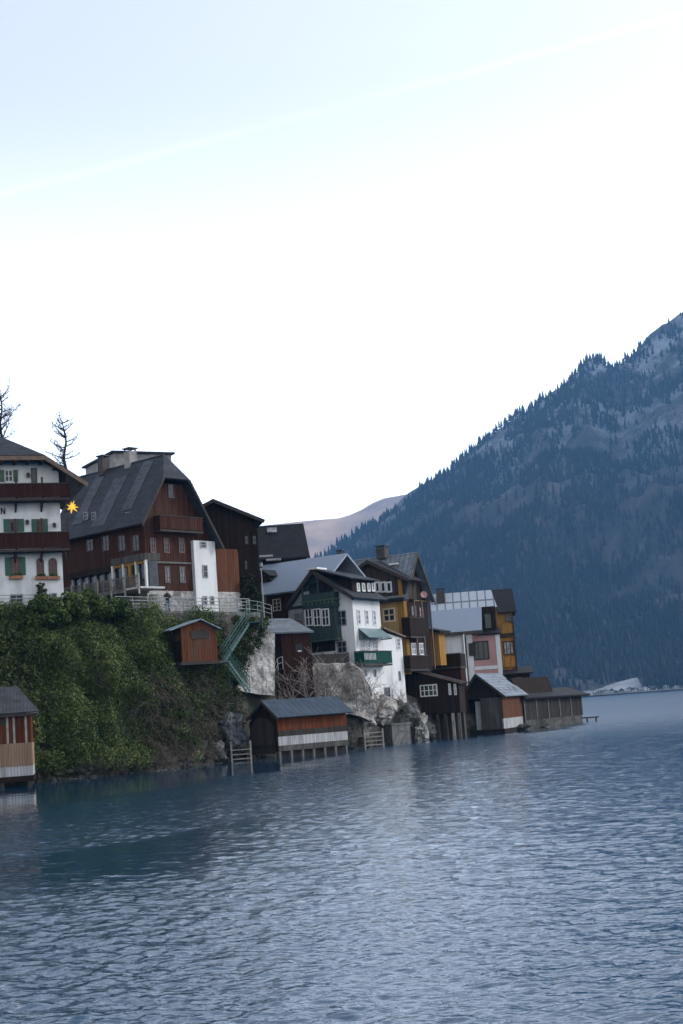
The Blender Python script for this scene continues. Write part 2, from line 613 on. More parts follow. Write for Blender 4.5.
def bank(px, w):
    """w 0 shore .. 1 top edge."""
    sy, ty, zt = station(px)
    a, b = PZ(px, sy, 0), PZ(px, ty, zt)
    p = a.lerp(b, w)
    p.z = -.5 + (zt + .5) * (max(w, 0) ** .82)
    n = mnoise.fractal(Vector((p.x * .35, p.y * .35, p.z * .35)), 1.0, 2.0, 4)
    k = math.sin(math.pi * min(1, max(0, w)))
    p += Vector((.6, -.75, .1)) * n * .9 * k
    return p


pts = []
cols_px = [x for x in range(-420, -30, 25)] + [x * 4 for x in range(-8, 148)]
for px in cols_px:
    row = [bank(px, 0) + Vector((.5, -.6, -.4))]
    row += [bank(px, i / 18) for i in range(19)]
    top = row[-1]
    for d in (1, 4, 10, 20, 40, 90):
        row.append(Vector((top.x, top.y, top.z)) + INL * d)
    pts.append(row)
m, nt, bs, tc = new_mat('bank_ground')
n1 = nt.noise(tc, .45, 7, .65)
n2 = nt.noise(tc, 2.2, 7, .65)
c = nt.mix(nt.step(n2, .3, .7), (.018, .015, .011), (.085, .074, .062))
c = nt.mix(nt.step(n1, .52, .6), c, (.018, .026, .010))
setc(nt, bs, c)
bs.inputs['Roughness'].default_value = .95
bump(nt, bs, n2, .25)
tag(grid_mesh('shore_terrain', pts, m), kind='structure')

# ---- lake: a wide flat sheet, and over it the wind-rippled surface off the village
def water_mat(name, rip):
    m, nt, bs, tc = new_mat(name)
    setc(nt, bs, (.009, .046, .092))
    bs.inputs['IOR'].default_value = 1.333
    bs.inputs['Specular IOR Level'].default_value = 1.0
    if rip:
        a = nt.n('ShaderNodeAttribute', attribute_name='ruffle').outputs['Fac']
        f = nt.n('ShaderNodeAttribute', attribute_name='far').outputs['Fac']
        nt.t.links.new(nt.m('ADD', .04, nt.m('MULTIPLY', nt.m('MULTIPLY', f, a), .40)), bs.inputs['Roughness'])
        q = nt.n('ShaderNodeMapping', {'Vector': tc, 'Rotation': (0, 0, R(-8)), 'Scale': (.6, 1.2, 1)}).outputs[0]
        hh = nt.m('ADD', nt.m('MULTIPLY', nt.noise(q, 6.0, 3, .55), .018), nt.m('MULTIPLY', nt.noise(q, 2.6, 2, .5), .02))
        bump(nt, bs, nt.m('MULTIPLY', hh, nt.m('ADD', .06, nt.m('MULTIPLY', a, nt.m('SUBTRACT', 1.0, nt.m('MULTIPLY', f, .6))))), 1.0)
    else:
        bs.inputs['Roughness'].default_value = .3
    return m


mb = MB()
mb.v = [(-6500, -400, -.45), (6500, -400, -.45), (6500, 7600, -.45), (-6500, 7600, -.45)]
mb.f = [(0, 1, 2, 3)]
tag(mb.build('lake_water', water_mat('lake_far_water', False)), kind='structure')

NA, NR = 660, 1900
ang = np.tan(np.radians(np.linspace(-24, 24, NA)))
dist = 7.0 * (1450 / 7.0) ** np.linspace(0, 1, NR)
Yg = np.repeat(dist[:, None], NA, 1)
Xg = Yg * ang[None, :]
wob = .6 * sum(a * np.sin(kx * Xg + ky * Yg + ph) for a, kx, ky, ph in ((2.6, .05, .11, .3), (1.9, -.13, .17, 1.9), (1.3, .31, .23, 4.0), (.9, -.42, .55, 2.2), (.6, .9, .7, 5.1)))
Dg = .825 * Xg - .565 * Yg + 71 + wob
Sg = .565 * Xg + .825 * Yg


def sst(x, a, b):
    t = np.clip((x - a) / (b - a), 0, 1)
    return t * t * (3 - 2 * t)


edge_ = np.clip(26.5 - .36 * (Sg - 40), 4.0, 40)
rufg = sst(Dg - edge_, -2.5, 2.0)
rufg = rufg * (1 - .70 * sst(Dg, 37.5, 40) * (1 - sst(Dg, 45, 52)) * (1 - sst(Xg + wob * .5, -7, -1)))
rufg = np.maximum(rufg, sst(Xg / Yg, .135, .155) * sst(Yg, 100, 130))
gust = .82 + .18 * np.sin(.09 * Xg + .05 * Yg + 1.0) * np.sin(.04 * Yg - .11 * Xg)
rng = np.random.default_rng(3)
Z = np.zeros_like(Xg)
cell = Yg * (math.log(1450 / 7.0) / (NR - 1))
for lam0, lam1, n, slope in ((.17, .32, 34, .100), (.32, .62, 28, .088), (.62, 1.25, 18, .050), (1.25, 3.2, 12, .022)):
    for i in range(n):
        lam = lam0 * (lam1 / lam0) ** rng.random()
        th = rng.normal(R(80), R(48))
        k_ = 2 * math.pi / lam
        amp_ = slope * math.sqrt(2.0 / n) / k_
        ph = k_ * (Xg * math.cos(th) + Yg * math.sin(th)) + rng.uniform(0, 6.28)
        sn = np.sin(ph + .5 * np.sin(.35 * Xg + .3 * Yg + i))
        Z += amp_ * sn * sst(lam / cell, 1.6, 3.2)
Z *= (.16 + .84 * rufg) * gust
far_ = sst(np.log(Yg), math.log(60), math.log(320))
me = bpy.data.meshes.new('rippled_water')
vv = np.stack([Xg, Yg, Z], -1).reshape(-1, 3).astype(np.float32)
idx = np.arange(NA * NR).reshape(NR, NA)
q = np.stack([idx[:-1, :-1], idx[:-1, 1:], idx[1:, 1:], idx[1:, :-1]], -1).reshape(-1, 4).astype(np.int32)
me.vertices.add(len(vv)); me.vertices.foreach_set('co', vv.ravel())
me.loops.add(q.size); me.loops.foreach_set('vertex_index', q.ravel())
me.polygons.add(len(q)); me.polygons.foreach_set('loop_start', np.arange(len(q), dtype=np.int32) * 4); me.polygons.foreach_set('loop_total', np.full(len(q), 4, np.int32))
me.update(calc_edges=True)
me.polygons.foreach_set('use_smooth', np.ones(len(q), bool))
for nm, ar in (('ruffle', rufg), ('far', far_)):
    at = me.attributes.new(nm, 'FLOAT', 'POINT')
    at.data.foreach_set('value', ar.ravel().astype(np.float32))
me.materials.append(water_mat('lake_water', True))
o = bpy.data.objects.new('rippled_water', me)
COL.objects.link(o)
tag(o, kind='structure')

# ---- far mountain
RID = [(-260, 640), (120, 632), (250, 592), (310, 560), (330, 549), (400, 500), (450, 463), (500, 424), (545, 394), (566, 380), (580, 363), (590, 357), (602, 358), (612, 366), (618, 365), (632, 349), (650, 332), (683, 304), (760, 240), (860, 180), (980, 150), (1150, 190), (1400, 320)]


def ridge_y(px):
    for a, b in zip(RID, RID[1:]):
        if a[0] <= px <= b[0]:
            return a[1] + (b[1] - a[1]) * (px - a[0]) / (b[0] - a[0])
    return RID[-1][1]


YS, YR = 1440.0, 2750.0


def mountain(px, w):
    """w 0 far shore .. 1 ridge .. 1.4 back slope."""
    yy = YS + (YR - YS) * w
    zr = P(px, ridge_y(px) + 4 + 2.5 * mnoise.noise(Vector((px * .06, 2.2, 0))), YR).z
    if w <= 1:
        z = zr * (w ** 1.28)
    else:
        z = zr * (1 - (w - 1) * 1.4)
    k = math.sin(math.pi * min(w, 1.0)) if w <= 1 else 0
    p = PZ(px, yy, max(z, 0))
    nn = mnoise.ridged_multi_fractal(Vector((p.x * .0028, p.y * .0028, 1.7)), 1.0, 2.0, 5, 1.0, 2.0) - 1.1
    p.z += nn * 85 * k + mnoise.fractal(Vector((p.x * .012, p.y * .012, 0)), 1, 2, 4) * 14 * min(1, w * 6)
    p.z = max(p.z, .5 if w > 0 else -.6)
    return p


mpx = list(range(-260, 250, 30)) + list(range(250, 760, 4)) + list(range(760, 1401, 20))
pts = [[mountain(px, w) for w in [i / 44 for i in range(45)] + [1.06, 1.15, 1.3, 1.6]] for px in mpx]
m, nt, bs, tc = new_mat('mountain_ground')
n1 = nt.noise(nt.scaled(tc, (.006, .006, .012)), 1.0, 9, .68)
n2 = nt.noise(nt.scaled(tc, (.03, .03, .02)), 1.0, 6, .65)
c = nt.mix(nt.step(n2, .35, .65), (.016, .019, .018), (.055, .046, .046))
zc_ = nt.n('ShaderNodeSeparateXYZ', {0: tc}).outputs[2]
c = nt.mix(nt.step(n1, .56, .68), c, (.15, .15, .165))
c = nt.mix(nt.m('MULTIPLY', nt.step(zc_, 260.0, 620.0), nt.step(nt.noise(nt.scaled(tc, (.012, .012, .008)), 1.0, 8, .7), .44, .6)), c, (.26, .28, .32))
setc(nt, bs, c)
bs.inputs['Roughness'].default_value = 1
tag(grid_mesh('mountain', pts, m, False), kind='structure')

# conifers covering the mountain: far-off wood, one object
T, tint = [], []
NT_ = 32000
for i in range(NT_):
    px = random.uniform(300, 720) if i % 8 else random.uniform(-200, 1350)
    w = random.random() ** 1.25 * 1.03 + .012
    if 584 < px < 646 and .004 < w < .016 + .042 * max(0, (px - 592) / 54):
        continue
    p = mountain(px, w)
    dens = mnoise.fractal(Vector((p.x * .006, p.y * .006, p.z * .012)), 1, 2, 5)
    if dens > (.16 if p.z < 380 else .05) and random.random() < min(.93, (dens - .1) * 5):
        continue
    low = w < .16 and random.random() < .45
    h = 8 + 15 * random.random() ** 1.7 * (.6 if low else 1) * (1 if w < .9 else .8)
    r = h * random.uniform(.16, .23) * (1.7 if low else 1)
    k = 5
    a0 = random.uniform(0, 6.28)
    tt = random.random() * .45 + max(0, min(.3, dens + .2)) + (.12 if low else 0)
    for (zb, zt, rr) in ((.08, .62, 1.0), (.42, 1.0, .66)):
        for j in range(k):
            t0, t1 = a0 + 6.283 * j / k, a0 + 6.283 * (j + 1) / k
            T += [(p.x + r * rr * math.cos(t0), p.y + r * rr * math.sin(t0), p.z + h * zb), (p.x + r * rr * math.cos(t1), p.y + r * rr * math.sin(t1), p.z + h * zb), (p.x, p.y, p.z + h * zt)]
            tint.append(tt)
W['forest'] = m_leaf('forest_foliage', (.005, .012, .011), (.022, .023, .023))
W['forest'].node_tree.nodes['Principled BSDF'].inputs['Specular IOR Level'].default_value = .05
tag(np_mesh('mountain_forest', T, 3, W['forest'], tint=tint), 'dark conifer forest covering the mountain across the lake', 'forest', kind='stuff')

# snowy meadow at the far shore
pts = []
for i in range(15):
    px = 582 + 60 * i / 14
    top = .012 + .040 * (max(0, i - 3) / 11) ** 1.0 if i < 14 else .018
    pts.append([mountain(px, .006 + (top - .004) * j / 6) + Vector((0, 0, 1.6)) for j in range(7)])
tag(grid_mesh('snowy_meadow', pts, m_plain('thin_snow', (.24, .25, .27), .9, var=.25, scale=.05)), kind='structure')

# far ridge: its warm sunlight is put into the ground colour
FR = [(-500, 560), (-100, 548), (150, 535), (255, 527), (308, 521), (330, 519), (355, 517), (372, 511), (395, 498), (430, 492), (520, 480), (640, 470)]
pts = []
for px in range(-500, 641, 12):
    y0 = [a[1] + (b[1] - a[1]) * (px - a[0]) / (b[0] - a[0]) for a, b in zip(FR, FR[1:]) if a[0] <= px <= b[0]][0]
    zr = P(px, y0, 5600).z
    row = []
    for j in range(18):
        w = j / 16
        p = PZ(px, 4300 + 1300 * w, 0)
        nz = mnoise.ridged_multi_fractal(Vector((p.x * .0016, p.y * .0016, 5)), 1, 2, 5, 1, 2) - 1.1
        p.z = zr * min(w, 2 - w) ** 1.1 + nz * 60 * math.sin(math.pi * min(1, w)) - (1 if j == 0 else 0)
        p.z = max(p.z, -.8)
        row.append(p)
    pts.append(row)
tag(grid_mesh('distant_ridge', pts, m_plain('sun_tinted_ridge', (.50, .31, .17), 1, var=.4, scale=.006)), kind='structure')

# ---- path on the terrace
mb = MB()
edge_px = [-60, 0, 60, 100, 135, 165, 200, 235, 262]
a_ = [bank(px, 1) for px in edge_px]
for p, q in zip(a_, a_[1:]):
    b0, b1 = p + INL * .2, q + INL * .2
    mb.prism([(b0.x, b0.y, 12.40), (b1.x, b1.y, 12.40), (b1.x + INL.x * 3.0, b1.y + INL.y * 3.0, 12.40), (b0.x + INL.x * 3.0, b0.y + INL.y * 3.0, 12.40)], (0, 0, -.5))
tag(mb.build('path', W['concrete']), kind='structure')
GZ = 12.40

# ================================================================== BUILDINGS
# ---- 1. white chalet with half-hipped roof
h = House('chalet', 64.5, 610, 106, 20, 'white chalet with two dark wooden balconies and green shutters at the left edge')
of = 1.4
uA, zA = h.on('x', 45, 455, of)
uB, zB = h.on('x', 88, 482, of)
Wd = 9.6
ur = -Wd / 2
slope = (zA - zB) / (uB - uA)
zr = zA + slope * (uA - ur)
uAl = 2 * ur - uA
uBl = 2 * ur - uB
zw = zB + slope * uB
mb = MB()
zc = zA - .25
mb.prism([(0, 0, -2.5), (-Wd, 0, -2.5), (-Wd, 0, zw - .25), (uAl, 0, zc), (uA, 0, zc), (0, 0, zw - .25)], (0, 10, 0))
part(h, mb, 'wall', W['white'])
yr0 = -of + (zr - zA) / slope * .9
mb = MB()
mb.slab([(uB, -of, zB), (uB, 11, zB), (ur, 11, zr), (ur, yr0, zr), (uA, -of, zA)], .22)
mb.slab([(uBl, -of, zB), (uBl, 11, zB), (ur, 11, zr), (ur, yr0, zr), (uAl, -of, zA)], .22)
mb.slab([(uA, -of, zA + .01), (uAl, -of, zA + .01), (ur, yr0, zr + .01)], .22)
ro = part(h, mb, 'roof', W['slatex'])
mb = MB()
mb.box(uAl - .1, uA + .1, -of - .06, -of - .003, zA - .38, zA - .05)
mb.prism([(uA, -of - .05, zA - .04), (uB, -of - .05, zB - .04), (uB, -of - .05, zB - .4), (uA, -of - .05, zA - .4)], (0, .045, 0))
mb.build('bargeboard', W['eaveligt'], ro)
mb = MB()
for k in range(7):
    u = uB - .4 - (uB - uA) * k / 3.2
    z = zB + slope * (uB - u) - .42 if u < uB else zB
    if u > ur: mb.box(u - .08, u + .08, -of + .1, 0, min(z, zA - .5), min(z, zA - .5) + .16)
mb.build('rafter_ends', W['eave'], ro)
for (y0, y1) in ((483, 498), (532, 549)):
    d = 1.15
    _, z1 = h.on('x', 30, y0, d)
    _, z0 = h.on('x', 30, y1, d)
    uR, _ = h.on('x', 70, y1, d)
    b = balcony(h, 'x', -Wd + .2, uR, d, z0, z1, 'reddark')
    for k in range(6):
        m2 = MB()
        u = uR - .1 - k * 1.9
        m2.box(u - .07, u + .07, -d + .08, -d + .22, z0, z0 + 2.3 if y0 > 500 else z0 + 1.6)
        m2.prism([(u - .06, 0, z0 - .19), (u - .06, -d + .1, z0 - .19), (u - .06, 0, z0 - .9)], (.12, 0, 0))
        m2.build('balcony_post', W['eave'], b)
window(h, 'x', 4.5, 470, 13, 482, shutters='shutterdark')
window(h, 'x', 31, 468, 37, 484, cols=1, rows=1, frame='brownframe')
window(h, 'x', 9, 519, 18.5, 532, frame='brownframe', shutters='shutter')
window(h, 'x', 36, 519, 43.5, 532, frame='brownframe', pane='redglass', shutters='shutter')
window(h, 'x', 10.5, 557, 20, 575.5, frame='brownframe', pane='redglass', shutters='shutter', box='terracotta', fw=.12)
window(h, 'x', 36.5, 558, 44, 576, cols=2, rows=3, frame='brownframe', pane='redglass', box='terracotta', arch=True, fw=.11)
window(h, 'x', 48.5, 558, 57, 576, cols=2, rows=3, frame='brownframe', pane='redglass', box='terracotta', arch=True, fw=.11)
window(h, 'x', 10, 594, 23, 606, cols=2, rows=1, frame='greyframe')
window(h, 'x', 34, 594, 45, 604, cols=2, rows=1, frame='greyframe')
window(h, 'x', 51, 593, 57, 602, cols=1, rows=1, frame='greyframe')
# painted lettering on the wall
u, z = h.on('x', 3, 511, 0)
mb = MB()
lh, lw = .50, .34
mb.box(u - lw / 2, u - lw / 2 + .09, -.03, -.004, z - lh / 2, z + lh / 2)
mb.box(u + lw / 2 - .09, u + lw / 2, -.03, -.004, z - lh / 2, z + lh / 2)
mb.prism([(u - lw / 2 + .002, -.028, z + lh / 2), (u - lw / 2 + .11, -.028, z + lh / 2), (u + lw / 2 - .002, -.028, z - lh / 2), (u + lw / 2 - .11, -.028, z - lh / 2)], (0, .022, 0))
part(h, mb, 'lettering', W['black'])
for (x, y) in ((28, 475), (27, 522), (54, 525)):
    u, z = h.on('x', x, y)
    mb = MB().box(u - .05, u + .05, -.25, 0, z + .1, z + .16)
    mb.prism([(u - .14, -.3, z + .08), (u + .14, -.3, z + .08), (u + .08, -.3, z - .22), (u - .08, -.3, z - .22)], (0, .22, 0))
    part(h, mb, 'wall_lantern', W['iron'])
CHALET = h

# ---- star lamp hanging by the chalet corner
p = P(72, 507, 105.5)
st = empty('star_lamp', p, 0, 'yellow glowing many-pointed star hanging beside the white chalet', 'star lamp')
mb = MB()
gold = math.pi * (3 - math.sqrt(5))
for i in range(16):
    zz = 1 - 2 * (i + .5) / 16
    rr = math.sqrt(1 - zz * zz)
    d = Vector((rr * math.cos(gold * i), rr * math.sin(gold * i), zz))
    mb.tube(d * .1, d * random.uniform(.42, .58), .085, .004, 4)
mb.build('star', W['star'], st)
mb = MB().tube((0, 0, .3), (-.5, 0, 2.2), .012)
mb.build('cable', W['iron'], st)

# ---- 2. big red-brown wooden house with white tower strip
h = House('brown_timber_house', 148, 612, 117.5, 48, 'large red-brown wooden house with slate roof and tall white plaster strip')
of = .9
E1 = h.on('x', 142, 523, of)
A2 = h.on('x', 190, 480, of)
E2 = h.on('x', 224, 547, of)
uR, _ = h.on('x', 240, 580)
m_r = (A2[1] - E2[1]) / (E2[0] - A2[0])
hw = 1.5
uc = A2[0] - hw
zr = A2[1] + m_r * hw
A1 = (uc - hw, A2[1])
yr0 = -of + 1.5
L = 11.5
m_l = (A1[1] - E1[1]) / (A1[0] - E1[0])
mb = MB()
prof = [(0, -1.5), (uR, -1.5), (uR, max(E2[1] - .3, A2[1] - m_r * (uR - A2[0]) - .3)), (E2[0], E2[1] - .3), (A2[0], A2[1] - .3), (A1[0], A1[1] - .3), (0, E1[1] + m_l * (0 - E1[0]) - .3)]
_, zst = h.on('x', 170, 591)
mb.prism([(u, 0, z if z > -1 else zst) for u, z in prof], (0, L, 0))
part(h, mb, 'wall', W['brown'])
mb = MB().box(-.08, uR + .0, -.1, L - .5, -1.5, zst - .004)
part(h, mb, 'stone_base', W['whitestone'])
mb = MB()
mb.slab([(E1[0], -of, E1[1]), (E1[0], L + 1, E1[1]), (uc, L + 1, zr), (uc, yr0, zr), (A1[0], -of, A1[1])], .22)
mb.slab([(E2[0], -of, E2[1]), (E2[0], L + 1, E2[1]), (uc, L + 1, zr), (uc, yr0, zr), (A2[0], -of, A2[1])], .22)
mb.slab([(A1[0], -of, A1[1] + .01), (A2[0], -of, A2[1] + .01), (uc, yr0, zr + .01)], .2)
ro = part(h, mb, 'roof', W['slate'])
# pale metal lengths laid on the slate slope
sl = Vector((uc - E1[0], 0, zr - E1[1]))
nrm = Vector((-sl.z, 0, sl.x)).normalized()
for (ya, yb, k0, k1) in ((1.6, 3.0, .25, .95), (4.6, 6.4, .1, .8), (8.2, 9.6, .2, .95)):
    a = Vector((E1[0], 0, E1[1]))
    q = [a + sl * k + Vector((0, y, 0)) + nrm * .03 for k, y in ((k0, ya), (k0, yb), (k1, yb), (k1, ya))]
    mb = MB().slab(q, .03)
    mb.build('roof_sheet', W['slatelight'], ro)
chimney(h, uc + .1, 5.2, zr - .6, zr + 1.0, .8, 'lightchim', ro)
chimney(h, uc - .2, 8.6, zr - .6, zr + .9, .75, 'brick', ro)
mb = MB()
for (ua, za, ub, zb) in ((A1[0], A1[1], E1[0], E1[1]), (A2[0], A2[1], E2[0], E2[1])):
    mb.prism([(ua, -of - .05, za), (ub, -of - .05, zb), (ub, -of - .05, zb - .34), (ua, -of - .05, za - .34)], (0, .045, 0))
mb.build('bargeboard', W['eave'], ro)
# white strip and its windows
ua, _ = h.on('x', 195.5, 580, .35)
ub, _ = h.on('x', 217, 580, .35)
_, zt = h.on('x', 205, 541, .35)
_, zb2 = h.on('x', 206, 617, .35)
mb = MB()
fbox(mb, 'x', ua, ub, -.2, .35, zb2 - 1.0, zt)
part(h, mb, 'stair_tower', W['white'])
for (a, b, c_, d) in ((202.5, 565, 207.5, 578), (203, 596, 207, 605), (210, 596, 214, 605), (200, 541.5, 206, 548)):
    window(h, 'x', a, b, c_, d, off=.35, cols=1, rows=2, frame='greyframe', fw=.1)
# rust brown panel right of the strip
uq, _ = h.on('x', 239, 580, .04)
_, z0 = h.on('x', 228, 616, .04)
_, z1 = h.on('x', 228, 549, .04)
mb = MB()
fbox(mb, 'x', ub + .02, uq, .005, .06, z0, z1)
part(h, mb, 'cladding', W['rust'], label='lighter rust-brown cladding right of the white strip')
# trim and tall windows
_, z0 = h.on('x', 170, 562.5)
mb = MB()
fbox(mb, 'x', 0, ua - .1, .005, .12, z0 - .1, z0 + .06)
part(h, mb, 'string_course', W['post'])
for x in (153.5, 167, 182):
    window(h, 'x', x - 2.5, 566.5, x + 2.8, 583, cols=2, rows=3, frame='post', pane='curtain', fw=.1)
    window(h, 'x', x - 3.5, 538, x + 2.2, 553, cols=2, rows=3, frame='brownframe', fw=.1)
# gable balcony
_, z1 = h.on('x', 178, 516, .8)
_, z0 = h.on('x', 178, 530, .8)
ug0, _ = h.on('x', 160, 525, .8)
ug1, _ = h.on('x', 203, 525, .8)
balcony(h, 'x', ug0, ug1, .8, z0, z1, 'brown')
window(h, 'x', 168, 484, 174, 498, cols=1, rows=2, frame='brownframe')
# left flank: wall windows and veranda
for x in (90, 106, 122, 136):
    window(h, 'y', x - 3.5, 535, x + 3.5, 551, cols=2, rows=2, frame='brownframe')
for x in (86, 94, 128):
    window(h, 'y', x - 2.2, 512, x + 2.2, 520, cols=1, rows=2, frame='greyframe')
vd = 1.6
v0, _ = h.on('y', 146, 575, vd)
v1, _ = h.on('y', 111, 575, vd)
v2 = v1 + 6
_, zt = h.on('y', 128, 556, vd)
_, zp = h.on('y', 128, 563, vd)
_, zf = h.on('y', 128, 590, vd)
mb = MB()
fbox(mb, 'y', v0, v1, 0, vd, zp, zt)
ver = part(h, mb, 'veranda', W['greywood'])
m2 = MB()
fbox(m2, 'y', v1 + .02, v2, 0, vd, zp - .45, zp + .05)
m2.build('awning', W['darkwood'], ver)
m2 = MB()
for k, u in enumerate((v0 + .1, v0 + (v1 - v0) * .30, v0 + (v1 - v0) * .66, v1 - .12)):
    w_ = .2 if k in (0, 3) else .12
    m2 = MB()
    fbox(m2, 'y', u - w_ / 2, u + w_ / 2, vd - .2, vd - .02, zf, zp)
    m2.build('veranda_post', W['frame'], ver)
m2 = MB()
fbox(m2, 'y', v0, v1, vd - .3, vd - .12, zp - .22, zp - .01)
fbox(m2, 'y', v0 + (v1 - v0) * .46, v0 + (v1 - v0) * .54, vd - .3, vd - .12, zf, zp - .22)
m2.build('veranda_frame', W['mustard'], ver)
m2 = MB()
fbox(m2, 'y', v0, v1, .3, vd - .35, zf, zp - .03)
m2.build('pane', W['glass'], ver)
m2 = MB()
fbox(m2, 'y', v1 + .03, v2, .1, vd - .5, zf, zp - .46)
m2.build('pane', W['glass'], ver)
m2 = MB()
for k in range(6):
    u = v1 + .3 + k * 1.05
    fbox(m2, 'y', u, u + .28, vd - .48, vd - .3, zf, zp - .46)
m2.build('mullion', W['greyframe'], ver)
m2 = MB()
fbox(m2, 'y', v0 - .4, v0 + 1.6, 0, vd + 1.0, zf - .16, zf)
m2.build('terrace_slab', W['paleconc'], ver)
m2 = MB()
fbox(m2, 'y', v0 + 1.62, v2, 0, vd + 1.0, zf - .3, zf)
m2.build('terrace_slab', W['concrete'], ver)
BROWN = h

# picket fence along the veranda
fp0 = BROWN.O + BROWN.ex * -(vd + .93) + BROWN.ey * (v0 - .3)
fp1 = BROWN.O + BROWN.ex * -(vd + .93) + BROWN.ey * (v2 - .2)
d = (fp1 - fp0)
d.z = 0
fz = BROWN.O.z + zf
fe = empty('picket_fence', (fp0.x, fp0.y, fz), math.atan2(d.y, d.x), 'grey picket fence edging the veranda above the ivy', 'fence')
ln = d.length
mb = MB()
for k in range(int(ln / .17)):
    mb.box(k * .17, k * .17 + .055, -.02, .02, 0, 1.0)
mb.build('pickets', W['post'], fe)
mb = MB().box(0, ln, .022, .06, .2, .27).box(0, ln, .022, .06, .82, .89)
mb.build('fence_rails', W['post'], fe)
for k in range(7):
    x = ln * k / 6
    MB().box(x - .06, x + .06, .062, .18, -.6, 1.12).build('post', W['palepost'], fe)

# grey block of a house behind, at left
h = House('rear_house', 109, 505, 138, 30, 'plain grey house end showing behind the slate ridge')
u0, _ = h.on('y', 72, 470)
_, zt = h.on('y', 95, 463)
mb = MB().box(0, 6, -2.0, max(3, u0 * .6), -4, zt)
part(h, mb, 'wall', W['lightchim'])
mb = MB().box(-.3, 6.3, -2.3, max(3, u0 * .6) + .3, zt, zt + .18)
part(h, mb, 'roof', W['darkroof'])

# ---- 3. dark timber house right of the brown house
h = House('dark_timber_house', 262, 603, 127, 12, 'narrow dark timber house with low gable behind the white strip')
of = .7
uL, _ = h.on('x', 196, 560)
gable(h, 'x', uL, 0, (h.on('x', 190, 511, of), h.on('x', 213, 499, of), h.on('x', 265, 520, of)), -2, of, 9, .4, 'darkwood', 'darkroofy')
for (a, b, c_, d) in ((244, 535, 249, 545), (252, 535, 257, 545), (244, 560, 248, 570)):
    window(h, 'x', a, b, c_, d, cols=1, rows=2, frame='darkwood')

# ---- 4. dark shingled roof behind
h = House('shingle_roof_house', 308, 575, 143, 4, 'house under a broad black shingle roof above the frosted roof')
u0, _ = h.on('x', 258, 556)
zr = h.on('x', 285, 524.5, -3)[1]
ze = h.on('x', 285, 558, .5)[1]
mb = MB().prism([(0, 0, -3), (0, 6, -3), (0, 6, ze), (0, 3, zr - .3), (0, 0, ze - .1)], (u0, 0, 0))
part(h, mb, 'wall', W['darkwood'])
mb = MB()
mb.slab([(.3, -.5, ze), (u0 - .3, -.5, ze), (u0 - .3, 3, zr), (.0, 3, zr)], .2)
mb.slab([(.3, 6.5, ze), (u0 - .3, 6.5, ze), (u0 - .3, 3, zr), (.0, 3, zr)], .2)
ro = part(h, mb, 'roof', W['darkroof'])
us, zs = h.on('x', 272, 530, -2.3)
mb = MB().slab([(us - .5, 2.0, zs - .25), (us + .5, 2.0, zs - .25), (us + .5, 2.55, zs + .3), (us - .5, 2.55, zs + .3)], .06)
mb.build('skylight', W['curtain'], ro)
for k, (x, y) in enumerate(((264, 556.5), (272, 560))):
    us, zs = h.on('x', x, y, 1.2)
    mb = MB().box(us - .9 + .3 * k, us + .9, -1.6, -.9, zs - .08, zs + .1)
    part(h, mb, 'snowy_ledge', W['frostwood'])

# ---- 5. frosted roof house
h = House('frosted_roof_house', 300, 633, 135, 56, 'maroon wooden house under a wide frost-grey roof with one dormer')
y1, _ = h.on('y', 236, 600)
ze = h.on('y', 280, 592.5, .6)[1]
zr = h.on('y', 275, 563.5, -4.2)[1]
mb = MB().prism([(0, 0, -3), (8.4, 0, -3), (8.4, 0, ze), (4.2, 0, zr - .25), (0, 0, ze - .05)], (0, y1, 0))
part(h, mb, 'wall', W['reddark'])
mb = MB()
mb.slab([(-.6, -3.2, ze), (-.6, y1 + .5, ze), (4.2, y1 + .5, zr), (4.2, -3.2, zr)], .18)
mb.slab([(9.0, -3.2, ze), (9.0, y1 + .5, ze), (4.2, y1 + .5, zr), (4.2, -3.2, zr)], .18)
ro = part(h, mb, 'roof', W['snowroof'])
yd, zd = h.on('y', 267, 581, -1.6)
mb = MB().prism([(1.1, yd - .75, zd - .1), (1.1, yd + .75, zd - .1), (1.1, yd + .75, zd + .5), (1.1, yd, zd + 1.0), (1.1, yd - .75, zd + .5)], (2.4, 0, 0))
dm = mb.build('dormer', W['darkwood'], ro)
mb = MB()
mb.slab([(.8, yd - 1.0, zd + .42), (3.6, yd - 1.0, zd + .42), (3.6, yd, zd + 1.12), (.8, yd, zd + 1.12)], .08)
mb.slab([(.8, yd + 1.0, zd + .42), (3.6, yd + 1.0, zd + .42), (3.6, yd, zd + 1.12), (.8, yd, zd + 1.12)], .08)
o = part(h, mb, 'dormer_roof', W['darkroof'])
window(h, 'y', 273, 599, 281, 611, cols=2, rows=3, frame='cream', pane='glass')

# ---- 6. green gabled white house
h = House('green_gabled_house', 357, 668, 131, 62, 'white house with green carved gable bay and small green lakeside balcony')
of = .9
yL, _ = h.on('y', 290, 640)
Lx, _ = h.on('x', 381, 625)
tips = (h.on('y', 354.5, 597, of), h.on('y', 311, 569.5, of), h.on('y', 284.5, 607, of))
zroof, ro = gable(h, 'y', 0, yL, tips, -2.5, of, Lx, .5, 'white', 'slatex', th=.24)
WH_Lx = Lx
ur = sorted(tips)[1][0]
zr = sorted(tips)[1][1]
mb = MB().box(-of - .1, .9, ur - .7, ur + .5, zr - .02, zr + .16)
mb.build('snow_patch', W['frame'], ro)
